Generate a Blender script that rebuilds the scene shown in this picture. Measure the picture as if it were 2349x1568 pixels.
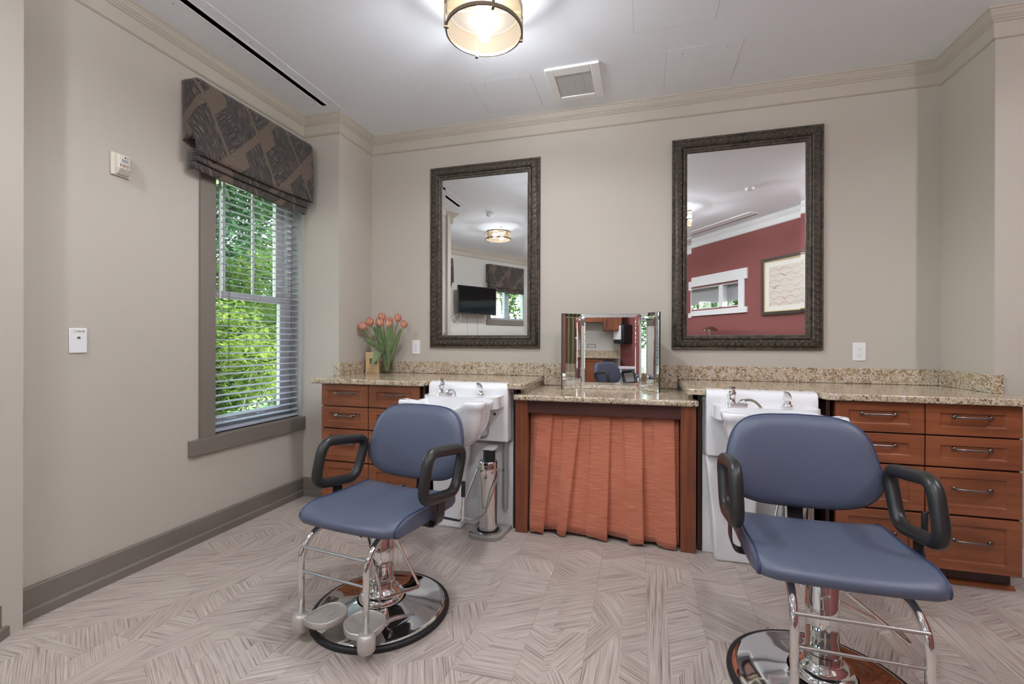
import bpy, bmesh, math, random
from mathutils import Vector, Matrix
for o in list(bpy.data.objects): bpy.data.objects.remove(o)
SC = bpy.context.scene
COL = SC.collection
PI = math.pi
def lin(r, g, b):
    f = lambda c: (c/255)/12.92 if c <= 10 else (((c/255)+.055)/1.055)**2.4
    return (f(r), f(g), f(b), 1)

# ------------------------------------------------------------------ camera
CAMH = 1.195
YAW, PITCH, ROLL, FPX = 0.276793, -0.000784, 0.0028156, 1039.55
fw = Vector((-math.sin(YAW)*math.cos(PITCH), math.cos(YAW)*math.cos(PITCH), math.sin(PITCH)))
r0 = Vector((math.cos(YAW), math.sin(YAW), 0)); u0 = r0.cross(fw)
rt = r0*math.cos(ROLL)+u0*math.sin(ROLL); up = u0*math.cos(ROLL)-r0*math.sin(ROLL)
cd = bpy.data.cameras.new('camera'); cam = bpy.data.objects.new('camera', cd); COL.objects.link(cam)
cd.sensor_width = 36; cd.lens = FPX/2349*36; cd.clip_start = .02; cd.clip_end = 200
cam.matrix_world = Matrix(((rt.x, up.x, -fw.x, 0), (rt.y, up.y, -fw.y, 0), (rt.z, up.z, -fw.z, CAMH), (0, 0, 0, 1)))
SC.camera = cam
def ray(px, py): return fw+rt*((px-1174.5)/FPX)+up*((784-py)/FPX)
def at_y(px, py, y): r = ray(px, py); return Vector((0, 0, CAMH))+r*(y/r.y)
# ------------------------------------------------------------------ world, sun, exposure
wd = bpy.data.worlds.new('World'); SC.world = wd; wd.use_nodes = True
wn = wd.node_tree.nodes; bg = wn['Background']
sky = wn.new('ShaderNodeTexSky'); sky.sky_type = 'NISHITA'; sky.sun_disc = False
sky.sun_elevation = math.radians(48); sky.sun_rotation = math.radians(30); sky.dust_density = 3; sky.air_density = 1.2
wd.node_tree.links.new(sky.outputs[0], bg.inputs[0]); bg.inputs[1].default_value = 4.0
sd = bpy.data.lights.new('sun', 'SUN'); sd.energy = 17; sd.angle = .02; sd.color = (1, .95, .86)
sun = bpy.data.objects.new('sun', sd); COL.objects.link(sun)
sun.rotation_euler = Vector((.35, .6, .75)).to_track_quat('Z', 'Y').to_euler(); sun.location = (5, 8, 12)
BULB = 1820.0
vs = SC.view_settings
vs.view_transform = 'Standard'; vs.look = 'None'; vs.gamma = 1; vs.use_curve_mapping = False; vs.exposure = 0.08

# ------------------------------------------------------------------ mesh helpers
class G:
    def __init__(s): s.v = []; s.f = []; s.m = []; s.cur = 0; s.uv = {}
    def add(s, vs_, fs):
        o = len(s.v); s.v += [tuple(p) for p in vs_]
        for f in fs: s.f.append(tuple(i+o for i in f)); s.m.append(s.cur)
        return s
    def box(s, x0, y0, z0, x1, y1, z1):
        x0, x1 = min(x0, x1), max(x0, x1); y0, y1 = min(y0, y1), max(y0, y1); z0, z1 = min(z0, z1), max(z0, z1)
        return s.add([(x0, y0, z0), (x1, y0, z0), (x1, y1, z0), (x0, y1, z0), (x0, y0, z1), (x1, y0, z1), (x1, y1, z1), (x0, y1, z1)],
                     [(0, 3, 2, 1), (4, 5, 6, 7), (0, 1, 5, 4), (1, 2, 6, 5), (2, 3, 7, 6), (3, 0, 4, 7)])
    def prism(s, poly, z0, z1):      # poly in xy, ccw
        n = len(poly)
        a = sum(poly[i][0]*poly[(i+1) % n][1]-poly[(i+1) % n][0]*poly[i][1] for i in range(n))
        if a < 0: poly = poly[::-1]
        return s.add([(p[0], p[1], z0) for p in poly]+[(p[0], p[1], z1) for p in poly],
                     [tuple(range(n))[::-1], tuple(range(n, 2*n))]+[(i, (i+1) % n, n+(i+1) % n, n+i) for i in range(n)])
    def loft(s, rings, c0=True, c1=True, close=True):
        n = len(rings[0]); vs_ = [p for r in rings for p in r]; fs = []
        for k in range(len(rings)-1):
            for i in range(n if close else n-1):
                j = (i+1) % n; fs.append((k*n+i, k*n+j, (k+1)*n+j, (k+1)*n+i))
        if c0: fs.append(tuple(range(n))[::-1])
        if c1: fs.append(tuple(range((len(rings)-1)*n, len(rings)*n)))
        return s.add(vs_, fs)
    def lathe(s, prof, c=(0, 0, 0), n=32, c0=True, c1=True, axis='z'):
        rs = []
        for r, z in prof:
            ring = []
            for i in range(n):
                a = 2*PI*i/n; q = (r*math.cos(a), r*math.sin(a), z)
                if axis == 'y': q = (q[0], q[2], -q[1])
                if axis == 'x': q = (q[2], q[0], q[1])
                ring.append((c[0]+q[0], c[1]+q[1], c[2]+q[2]))
            rs.append(ring)
        return s.loft(rs, c0, c1)
    def tube(s, pts, r, n=10, closed=False, sx=1.0):
        P = [Vector(p) for p in pts]; m = len(P); rings = []; prev = None
        rr = r if isinstance(r, (list, tuple)) else [r]*m
        for i in range(m):
            if closed: t = (P[(i+1) % m]-P[i-1])
            else: t = P[min(i+1, m-1)]-P[max(i-1, 0)]
            t.normalize()
            if prev is None:
                a = Vector((0, 0, 1)) if abs(t.z) < .9 else Vector((1, 0, 0)); nrm = t.cross(a).normalized()
            else:
                nrm = prev-t*prev.dot(t); nrm.normalize()
            prev = nrm; b = t.cross(nrm)
            rings.append([P[i]+nrm*(math.cos(2*PI*k/n)*rr[i]*sx)+b*(math.sin(2*PI*k/n)*rr[i]) for k in range(n)])
        if closed: rings.append(rings[0]); return s.loft(rings, False, False)
        return s.loft(rings)
    def ball(s, c, r, n=12, m=8, sz=1.0):
        return s.lathe([(max(1e-4, r*math.sin(PI*k/m)), -r*sz*math.cos(PI*k/m)) for k in range(m+1)], c, n)
def fillet(pts, r, seg=5, closed=False):
    P = [Vector(p) for p in pts]; n = len(P); out = []
    for i in range(n):
        if not closed and i in (0, n-1): out.append(P[i]); continue
        a, b, c = P[i-1], P[i], P[(i+1) % n]; d1 = (a-b); d2 = (c-b)
        L = min(r, d1.length*.49, d2.length*.49); p = b+d1.normalized()*L; q = b+d2.normalized()*L
        for k in range(seg+1):
            t = k/seg; out.append(p*(1-t)**2+b*2*t*(1-t)+q*t*t)
    return out
def wm(o):
    m = o.matrix_basis.copy()
    if o.parent: m = wm(o.parent) @ o.matrix_parent_inverse @ m
    return m
def mesh(name, g, mats=None, smooth=False):
    me = bpy.data.meshes.new(name); me.from_pydata(g.v, [], g.f)
    if mats is not None:
        for m in (mats if isinstance(mats, (list, tuple)) else [mats]): me.materials.append(m)
        if len(me.materials) > 1: me.polygons.foreach_set('material_index', g.m)
    if len(me.polygons) < 5000:
        b = bmesh.new(); b.from_mesh(me); bmesh.ops.recalc_face_normals(b, faces=b.faces); b.to_mesh(me); b.free()
    if smooth: me.polygons.foreach_set('use_smooth', [True]*len(me.polygons))
    me.update(); return me
def obj(name, g, mat, parent=None, smooth=False, bev=0, seg=2, local=False, sub=0, ang=35):
    me = g if isinstance(g, bpy.types.Mesh) else mesh(name, g, mat, smooth)
    o = bpy.data.objects.new(name, me); COL.objects.link(o)
    if parent is not None:
        o.parent = parent
        if not local: o.matrix_parent_inverse = wm(parent).inverted()
    if bev:
        b = o.modifiers.new('bevel', 'BEVEL'); b.width = bev; b.segments = seg; b.limit_method = 'ANGLE'; b.angle_limit = math.radians(ang)
        b.harden_normals = False
        me.polygons.foreach_set('use_smooth', [True]*len(me.polygons))
        if hasattr(me, 'set_sharp_from_angle') and not smooth: me.set_sharp_from_angle(angle=math.radians(50))
    elif smooth and smooth != 'all' and hasattr(me, 'set_sharp_from_angle'):
        me.set_sharp_from_angle(angle=math.radians(45))
    if sub:
        m = o.modifiers.new('sub', 'SUBSURF'); m.levels = sub; m.render_levels = sub
    return o
def tag(o, label, cat, group=None, kind=None):
    o['label'] = label; o['category'] = cat
    if group: o['group'] = group
    if kind: o['kind'] = kind
    return o
def thing(name, label, cat, loc=(0, 0, 0), rz=0, group=None):
    o = bpy.data.objects.new(name, None); COL.objects.link(o); o.location = loc; o.rotation_euler = (0, 0, rz); o.empty_display_size = .05
    return tag(o, label, cat, group)
def struct(name, g, mat, parent=None, **k):
    o = obj(name, g, mat, parent, **k); o['kind'] = 'structure'; return o
def copy_tree(o, parent=None):
    c = o.copy(); COL.objects.link(c)
    if parent is not None: c.parent = parent
    for ch in [x for x in bpy.data.objects if x.parent == o]: copy_tree(ch, c)
    return c

# ------------------------------------------------------------------ materials
def nodes(name):
    m = bpy.data.materials.new(name); m.use_nodes = True; nt = m.node_tree; return m, nt, nt.nodes['Principled BSDF']
def N(nt, t, **k):
    n = nt.nodes.new('ShaderNode'+t)
    for a, b in k.items():
        if a in n.inputs.keys(): n.inputs[a].default_value = b
        else: setattr(n, a, b)
    return n
def ramp(nt, fac, stops):
    r = N(nt, 'ValToRGB'); e = r.color_ramp.elements
    while len(e) < len(stops): e.new(.5)
    for i, (p, c) in enumerate(stops): e[i].position = p; e[i].color = c
    nt.links.new(fac, r.inputs[0]); return r
def mat(name, col, rough=.5, metal=0, bump=0, bscale=60, coat=0, spec=None, emit=None, es=0, vary=0, vscale=3):
    m, nt, p = nodes(name)
    p.inputs['Base Color'].default_value = col; p.inputs['Roughness'].default_value = rough; p.inputs['Metallic'].default_value = metal
    if coat: p.inputs['Coat Weight'].default_value = coat; p.inputs['Coat Roughness'].default_value = .08
    if spec is not None: p.inputs['Specular IOR Level'].default_value = spec
    if emit: p.inputs['Emission Color'].default_value = emit; p.inputs['Emission Strength'].default_value = es
    tc = N(nt, 'TexCoord')
    if bump:
        n = N(nt, 'TexNoise', Scale=bscale, Detail=3); nt.links.new(tc.outputs['Object'], n.inputs['Vector'])
        b = N(nt, 'Bump', Strength=bump, Distance=.002); nt.links.new(n.outputs[0], b.inputs['Height']); nt.links.new(b.outputs[0], p.inputs['Normal'])
    if vary:
        n = N(nt, 'TexNoise', Scale=vscale, Detail=4); nt.links.new(tc.outputs['Object'], n.inputs['Vector'])
        a = tuple(c*(1-vary) for c in col[:3])+(1,); b2 = tuple(min(1, c*(1+vary)) for c in col[:3])+(1,)
        r = ramp(nt, n.outputs[0], [(.3, a), (.7, b2)]); nt.links.new(r.outputs[0], p.inputs['Base Color'])
    return m
M = {}
M['wall'] = mat('wall_paint', lin(187, 180, 168), .85, bump=.12, bscale=220)
M['wall_red'] = mat('red_wall_paint', lin(138, 80, 77), .8, bump=.12, bscale=220)
M['wall_pale'] = mat('pale_wall_paint', lin(205, 203, 196), .85, bump=.1, bscale=220)
M['crown'] = mat('crown_paint', lin(186, 178, 164), .6)
M['crown_white'] = mat('white_crown_paint', lin(225, 225, 226), .55)
M['ceil'] = mat('ceiling_paint', lin(238, 242, 247), .9, bump=.08, bscale=200)
M['ceil_trim'] = mat('ceiling_white_metal', lin(240, 240, 240), .5)
M['grey_trim'] = mat('grey_trim_paint', lin(122, 114, 105), .5, bump=.05, bscale=40)
M['pale_trim'] = mat('pale_trim_paint', lin(200, 200, 196), .5)
M['black'] = mat('matte_black', lin(8, 8, 8), .7)
M['white'] = mat('white_plastic', lin(232, 232, 232), .35)
M['offwhite'] = mat('offwhite_plastic', lin(212, 205, 190), .4)
M['vinylwhite'] = mat('white_vinyl_window', lin(225, 224, 226), .4)
M['jamb'] = mat('window_jamb_paint', lin(170, 172, 172), .5)
M['slat'] = mat('white_blind_slat', lin(176, 183, 193), .4)
M['ceramic'] = mat('white_ceramic', lin(238, 238, 238), .12, coat=.6)
M['acrylic'] = mat('white_acrylic_panel', lin(228, 228, 228), .3)
M['chrome'] = mat('chrome', (.78, .77, .76, 1), .06, 1)
M['steel'] = mat('brushed_steel', (.50, .48, .45, 1), .28, 1)
M['cast'] = mat('cast_aluminium', lin(200, 195, 188), .42, .5, bump=.4, bscale=300)
M['rubber'] = mat('black_rubber', lin(26, 27, 28), .5)
M['arm'] = mat('black_urethane', lin(38, 37, 36), .38, bump=.05, bscale=300)
M['plate'] = mat('black_steel_plate', lin(38, 36, 36), .35)
M['bronze'] = mat('pewter_pull', (.23, .21, .20, 1), .3, 1)
M['mirror'] = mat('mirror_silver', (.93, .94, .93, 1), 0.0, 1)
M['mirror_edge'] = mat('green_mirror_edge', lin(58, 74, 66), .2)
M['grey'] = mat('grey_plastic', lin(150, 150, 150), .45)
M['dgrey'] = mat('dark_grey_plastic', lin(70, 70, 70), .5)
M['navy'] = mat('navy_vinyl', lin(82, 89, 108), .42, bump=.25, bscale=420, spec=.6)
M['navyp'] = mat('navy_piping', lin(48, 58, 92), .4)
M['hose'] = mat('grey_spray_hose', lin(150, 150, 148), .35, .3)
M['hose_dark'] = mat('brown_spray_hose', lin(110, 100, 84), .35, .3)
M['lampmetal'] = mat('bronze_lamp_metal', lin(120, 106, 88), .4, .6)
M['tv'] = mat('tv_screen', lin(8, 20, 22), .08)
M['stem'] = mat('tulip_stem', lin(130, 146, 92), .5)
M['leafg'] = mat('tulip_leaf', lin(104, 126, 82), .5, vary=.25, vscale=18)
M['soil'] = mat('lawn', lin(70, 100, 40), .9, vary=.3)
M['bark'] = mat('bark', lin(120, 112, 104), .9, bump=.8, bscale=20)
M['paper'] = mat('kraft_card', lin(205, 176, 132), .7)
M['ink'] = mat('brown_ink', lin(96, 70, 44), .7)
M['red_ink'] = mat('red_ink', lin(132, 70, 60), .7)
M['yellow'] = mat('yellow_print', lin(190, 158, 40), .7)
M['olive'] = mat('olive_print', lin(88, 84, 50), .7)
M['rollshade'] = mat('grey_roller_shade', lin(176, 174, 174), .8)
M['desk'] = mat('white_desk', lin(226, 226, 226), .4)
M['mat_board'] = mat('mat_board', lin(226, 222, 212), .8)
M['tan_curtain'] = mat('olive_drape', lin(140, 130, 100), .85)

def wood(name, axis, c0=(108, 60, 36), c1=(156, 92, 58)):
    m, nt, p = nodes(name); tc = N(nt, 'TexCoord'); mp = N(nt, 'Mapping')
    s = [38, 38, 38]; s['xyz'.index(axis)] = 2.2; mp.inputs['Scale'].default_value = s
    nt.links.new(tc.outputs['Object'], mp.inputs[0]); n = N(nt, 'TexNoise', Scale=1, Detail=5, Roughness=.6); nt.links.new(mp.outputs[0], n.inputs[0])
    n2 = N(nt, 'TexNoise', Scale=2.3, Detail=3); nt.links.new(tc.outputs['Object'], n2.inputs[0])
    mx = N(nt, 'Math', operation='MULTIPLY_ADD'); nt.links.new(n.outputs[0], mx.inputs[0]); mx.inputs[1].default_value = .45
    m3 = N(nt, 'Math', operation='MULTIPLY'); nt.links.new(n2.outputs[0], m3.inputs[0]); m3.inputs[1].default_value = .55; nt.links.new(m3.outputs[0], mx.inputs[2])
    r = ramp(nt, mx.outputs[0], [(.36, lin(*c0)), (.64, lin(*c1))]); nt.links.new(r.outputs[0], p.inputs['Base Color'])
    p.inputs['Roughness'].default_value = .34; p.inputs['Coat Weight'].default_value = .15; p.inputs['Coat Roughness'].default_value = .25
    return m
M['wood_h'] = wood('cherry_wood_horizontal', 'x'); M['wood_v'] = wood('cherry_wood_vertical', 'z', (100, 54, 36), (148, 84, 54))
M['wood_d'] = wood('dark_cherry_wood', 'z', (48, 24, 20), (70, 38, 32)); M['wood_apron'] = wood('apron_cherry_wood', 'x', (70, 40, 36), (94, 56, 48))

def granite():
    m, nt, p = nodes('speckled_granite'); tc = N(nt, 'TexCoord')
    w = N(nt, 'TexNoise', Scale=36, Detail=3); nt.links.new(tc.outputs['Object'], w.inputs[0])
    ad = N(nt, 'VectorMath', operation='MULTIPLY_ADD'); ad.inputs[1].default_value = (.035, .035, .035)
    nt.links.new(w.outputs['Color'], ad.inputs[0]); nt.links.new(tc.outputs['Object'], ad.inputs[2])
    a = N(nt, 'TexNoise', Scale=32, Detail=4, Roughness=.65); nt.links.new(ad.outputs[0], a.inputs[0])
    base = ramp(nt, a.outputs[0], [(.3, lin(146, 126, 100)), (.45, lin(188, 168, 140)), (.55, lin(208, 194, 172)), (.70, lin(176, 170, 162))])
    b = N(nt, 'TexNoise', Scale=130, Detail=3, Roughness=.6); nt.links.new(ad.outputs[0], b.inputs[0])
    sp = ramp(nt, b.outputs[0], [(.38, (1, 1, 1, 1)), (.46, (0, 0, 0, 1))])
    mx = N(nt, 'Mix', data_type='RGBA'); nt.links.new(sp.outputs[0], mx.inputs[0]); nt.links.new(base.outputs[0], mx.inputs[6]); mx.inputs[7].default_value = lin(104, 86, 68)
    c = N(nt, 'TexNoise', Scale=85, Detail=2); mp = N(nt, 'Mapping'); mp.inputs['Location'].default_value = (3, 7, 1); nt.links.new(ad.outputs[0], mp.inputs[0]); nt.links.new(mp.outputs[0], c.inputs[0])
    sp2 = ramp(nt, c.outputs[0], [(.60, (0, 0, 0, 1)), (.68, (1, 1, 1, 1))])
    m2 = N(nt, 'Mix', data_type='RGBA'); nt.links.new(sp2.outputs[0], m2.inputs[0]); nt.links.new(mx.outputs[2], m2.inputs[6]); m2.inputs[7].default_value = lin(72, 62, 55)
    nt.links.new(m2.outputs[2], p.inputs['Base Color']); p.inputs['Roughness'].default_value = .12; p.inputs['Specular IOR Level'].default_value = .5
    return m
M['granite'] = granite()

def floor_mat():
    m, nt, p = nodes('striped_vinyl_plank'); uv = N(nt, 'TexCoord')
    def band(sx, sy, det):
        mp = N(nt, 'Mapping'); mp.inputs['Scale'].default_value = (sx, sy, 1); nt.links.new(uv.outputs['UV'], mp.inputs[0])
        n = N(nt, 'TexNoise', Scale=1, Detail=det, Roughness=.55); nt.links.new(mp.outputs[0], n.inputs[0]); return n
    a = band(150, 2.2, 2); b = band(420, 6, 1)
    mx = N(nt, 'Math', operation='MULTIPLY_ADD'); nt.links.new(b.outputs[0], mx.inputs[0]); mx.inputs[1].default_value = .45
    h = N(nt, 'Math', operation='MULTIPLY'); nt.links.new(a.outputs[0], h.inputs[0]); h.inputs[1].default_value = .55; nt.links.new(h.outputs[0], mx.inputs[2])
    r = ramp(nt, mx.outputs[0], [(.33, lin(118, 100, 94)), (.43, lin(168, 154, 146)), (.52, lin(188, 176, 166)), (.59, lin(196, 186, 176)), (.67, lin(212, 204, 194))])
    c = N(nt, 'TexNoise', Scale=1.4, Detail=2); nt.links.new(uv.outputs['UV'], c.inputs[0])
    m2 = N(nt, 'Mix', data_type='RGBA', blend_type='MULTIPLY'); m2.inputs[0].default_value = 1
    r2 = ramp(nt, c.outputs[0], [(.3, (.9, .88, .87, 1)), (.7, (1, 1, 1, 1))]); nt.links.new(r.outputs[0], m2.inputs[6]); nt.links.new(r2.outputs[0], m2.inputs[7])
    nt.links.new(m2.outputs[2], p.inputs['Base Color']); p.inputs['Roughness'].default_value = .42; p.inputs['Specular IOR Level'].default_value = .35
    return m
M['plank'] = floor_mat()

def fabric_valance():
    m, nt, p = nodes('feather_pattern_fabric'); uv = N(nt, 'TexCoord'); sep = N(nt, 'SeparateXYZ'); nt.links.new(uv.outputs['UV'], sep.inputs[0])
    def lc(a, b, c=0):
        x = N(nt, 'Math', operation='MULTIPLY_ADD'); nt.links.new(sep.outputs[0], x.inputs[0]); x.inputs[1].default_value = a; x.inputs[2].default_value = c
        y = N(nt, 'Math', operation='MULTIPLY_ADD'); nt.links.new(sep.outputs[1], y.inputs[0]); y.inputs[1].default_value = b; nt.links.new(x.outputs[0], y.inputs[2]); return y
    def fr(a, b, c):
        f = N(nt, 'Math', operation='FRACT'); nt.links.new(lc(a, b, c).outputs[0], f.inputs[0]); return f
    def cmpv(n, op, v):
        g_ = N(nt, 'Math', operation=op); nt.links.new(n.outputs[0], g_.inputs[0]); g_.inputs[1].default_value = v; return g_
    def mul(a, b):
        g_ = N(nt, 'Math', operation='MULTIPLY'); nt.links.new(a.outputs[0], g_.inputs[0]); nt.links.new(b.outputs[0], g_.inputs[1]); return g_
    c1, c2 = fr(3.0, -1.75, .30), fr(2.3, 2.1, .55)
    patA = mul(cmpv(c1, 'LESS_THAN', .52), cmpv(c2, 'GREATER_THAN', .14)); patB = mul(cmpv(c1, 'GREATER_THAN', .58), cmpv(c2, 'GREATER_THAN', .36))
    def stripes(a, b, al, fq):
        wob = N(nt, 'TexNoise', Scale=9, Detail=1); nt.links.new(uv.outputs['UV'], wob.inputs[0])
        w2 = N(nt, 'Math', operation='MULTIPLY_ADD'); nt.links.new(wob.outputs[0], w2.inputs[0]); w2.inputs[1].default_value = 2.2; nt.links.new(lc(a*fq, b*fq).outputs[0], w2.inputs[2])
        c = N(nt, 'CombineXYZ'); nt.links.new(w2.outputs[0], c.inputs[0]); nt.links.new(lc(al[0]*14, al[1]*14).outputs[0], c.inputs[1])
        n = N(nt, 'TexNoise', Scale=1, Detail=2, Roughness=.6); nt.links.new(c.outputs[0], n.inputs[0]); return n
    s1 = stripes(.86, -.5, (.5, .86), 240); s2 = stripes(.73, .68, (-.68, .73), 200); bgn = N(nt, 'TexNoise', Scale=90, Detail=3, Roughness=.7)
    mp = N(nt, 'Mapping'); mp.inputs['Scale'].default_value = (3, .7, 1); nt.links.new(uv.outputs['UV'], mp.inputs[0]); nt.links.new(mp.outputs[0], bgn.inputs[0])
    br = ramp(nt, bgn.outputs[0], [(.3, lin(84, 72, 62)), (.7, lin(118, 102, 88))])
    st = [(.38, lin(38, 38, 42)), (.50, lin(60, 56, 54)), (.58, lin(80, 72, 64)), (.64, lin(104, 92, 78)), (.69, lin(168, 146, 114))]
    r1 = ramp(nt, s1.outputs[0], st); r2 = ramp(nt, s2.outputs[0], st)
    m1 = N(nt, 'Mix', data_type='RGBA'); nt.links.new(patA.outputs[0], m1.inputs[0]); nt.links.new(br.outputs[0], m1.inputs[6]); nt.links.new(r1.outputs[0], m1.inputs[7])
    m2 = N(nt, 'Mix', data_type='RGBA'); nt.links.new(patB.outputs[0], m2.inputs[0]); nt.links.new(m1.outputs[2], m2.inputs[6]); nt.links.new(r2.outputs[0], m2.inputs[7])
    nt.links.new(m2.outputs[2], p.inputs['Base Color']); p.inputs['Roughness'].default_value = .8; p.inputs['Sheen Weight'].default_value = .2
    return m
M['valance'] = fabric_valance()

def fabric_skirt():
    m, nt, p = nodes('rust_slub_fabric'); tc = N(nt, 'TexCoord'); mp = N(nt, 'Mapping'); mp.inputs['Scale'].default_value = (9, 9, 260); nt.links.new(tc.outputs['Object'], mp.inputs[0])
    n = N(nt, 'TexNoise', Scale=1, Detail=4); nt.links.new(mp.outputs[0], n.inputs[0])
    r = ramp(nt, n.outputs[0], [(.3, lin(176, 98, 70)), (.55, lin(198, 118, 88)), (.75, lin(218, 148, 116))]); nt.links.new(r.outputs[0], p.inputs['Base Color'])
    b = N(nt, 'Bump', Strength=.25, Distance=.002); nt.links.new(n.outputs[0], b.inputs['Height']); nt.links.new(b.outputs[0], p.inputs['Normal'])
    p.inputs['Roughness'].default_value = .75; p.inputs['Sheen Weight'].default_value = .3
    return m
M['skirt'] = fabric_skirt()

def frame_mat():
    m, nt, p = nodes('antique_bronze_frame'); tc = N(nt, 'TexCoord'); n = N(nt, 'TexNoise', Scale=45, Detail=4); nt.links.new(tc.outputs['Object'], n.inputs[0])
    r = ramp(nt, n.outputs[0], [(.35, lin(44, 38, 32)), (.7, lin(92, 82, 68))]); nt.links.new(r.outputs[0], p.inputs['Base Color'])
    p.inputs['Metallic'].default_value = .25; p.inputs['Roughness'].default_value = .42
    return m
M['frame'] = frame_mat()

def glass_mat(name, tint=(1, 1, 1, 1), refl=1.0):
    m = bpy.data.materials.new(name); m.use_nodes = True; nt = m.node_tree; nt.nodes.clear()
    o = N(nt, 'OutputMaterial'); t = N(nt, 'BsdfTransparent'); t.inputs[0].default_value = tint; g = N(nt, 'BsdfGlossy'); g.inputs['Roughness'].default_value = .02
    lw = N(nt, 'LayerWeight'); pw = N(nt, 'Math', operation='POWER'); nt.links.new(lw.outputs['Facing'], pw.inputs[0]); pw.inputs[1].default_value = 4
    fr = N(nt, 'Math', operation='MULTIPLY_ADD'); nt.links.new(pw.outputs[0], fr.inputs[0]); fr.inputs[1].default_value = .6; fr.inputs[2].default_value = .035*refl
    mx = N(nt, 'MixShader'); nt.links.new(fr.outputs[0], mx.inputs[0])
    nt.links.new(t.outputs[0], mx.inputs[1]); nt.links.new(g.outputs[0], mx.inputs[2]); nt.links.new(mx.outputs[0], o.inputs[0]); return m
M['pane'] = glass_mat('window_glass', (.97, .98, .98, 1)); M['vase'] = glass_mat('vase_glass', (.96, .975, .965, 1), 1.08)

def lamp_mat(name, trans, tcol, dcol, mix):
    # frosted sheet: part of the bulb light passes, the rest is scattered
    m = bpy.data.materials.new(name); m.use_nodes = True; nt = m.node_tree; nt.nodes.clear()
    o = N(nt, 'OutputMaterial'); t = N(nt, 'BsdfTransparent'); t.inputs[0].default_value = tcol
    l = N(nt, 'BsdfTranslucent'); l.inputs[0].default_value = dcol
    d = N(nt, 'BsdfDiffuse'); d.inputs[0].default_value = mix
    a = N(nt, 'AddShader'); nt.links.new(l.outputs[0], a.inputs[0]); nt.links.new(d.outputs[0], a.inputs[1])
    mx = N(nt, 'MixShader'); mx.inputs[0].default_value = 1-trans; nt.links.new(t.outputs[0], mx.inputs[1]); nt.links.new(a.outputs[0], mx.inputs[2]); nt.links.new(mx.outputs[0], o.inputs[0]); return m
def lens_mat():
    # lit frosted lens: glows cream, lets part of the bulb light straight through
    m = bpy.data.materials.new('frosted_lens'); m.use_nodes = True; nt = m.node_tree; nt.nodes.clear(); o = N(nt, 'OutputMaterial'); t = N(nt, 'BsdfTransparent'); e = N(nt, 'Emission'); e.inputs[0].default_value = (1, .80, .58, 1); e.inputs[1].default_value = .9
    mx = N(nt, 'MixShader'); mx.inputs[0].default_value = .58; nt.links.new(t.outputs[0], mx.inputs[1]); nt.links.new(e.outputs[0], mx.inputs[2]); nt.links.new(mx.outputs[0], o.inputs[0]); return m
M['diffuser'] = lens_mat()
M['shade'] = lamp_mat('cream_drum_shade', .17, (1, 1, 1, 1), (.0102, .0074, .0041, 1), (.008, .006, .004, 1))
M['pan'] = lamp_mat('uplight_baffle', .05, (1, 1, 1, 1), (.0004, .0003, .0002, 1), (.012, .011, .010, 1))  # near-black sheet that lets only a little up-light through
def emis(name, col, s):
    m = bpy.data.materials.new(name); m.use_nodes = True; nt = m.node_tree; nt.nodes.clear(); o = N(nt, 'OutputMaterial'); e = N(nt, 'Emission'); e.inputs[0].default_value = col; e.inputs[1].default_value = s
    nt.links.new(e.outputs[0], o.inputs[0]); return m
M['bulb'] = emis('lit_bulb', (.955, .985, 1.05, 1), BULB)

def leaf_mat(name, a, b, trl=.45):
    m = bpy.data.materials.new(name); m.use_nodes = True; nt = m.node_tree; nt.nodes.clear(); o = N(nt, 'OutputMaterial')
    tc = N(nt, 'TexCoord'); n = N(nt, 'TexNoise', Scale=3.5, Detail=6, Roughness=.75); nt.links.new(tc.outputs['Object'], n.inputs[0])
    r = ramp(nt, n.outputs[0], [(.32, lin(*a)), (.68, lin(*b))])
    d = N(nt, 'BsdfDiffuse'); t = N(nt, 'BsdfTranslucent'); nt.links.new(r.outputs[0], d.inputs[0]); nt.links.new(r.outputs[0], t.inputs[0])
    mx = N(nt, 'MixShader'); mx.inputs[0].default_value = trl; nt.links.new(d.outputs[0], mx.inputs[1]); nt.links.new(t.outputs[0], mx.inputs[2]); nt.links.new(mx.outputs[0], o.inputs[0]); return m
M['leafA'] = leaf_mat('tree_leaf', (42, 66, 32), (86, 114, 54)); M['leafB'] = leaf_mat('shrub_leaf', (46, 70, 30), (94, 112, 50))
M['leafC'] = leaf_mat('bluish_tree_leaf', (40, 66, 42), (82, 110, 70))
M['petal'] = leaf_mat('tulip_petal', (204, 122, 100), (232, 182, 158), .25)
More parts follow.
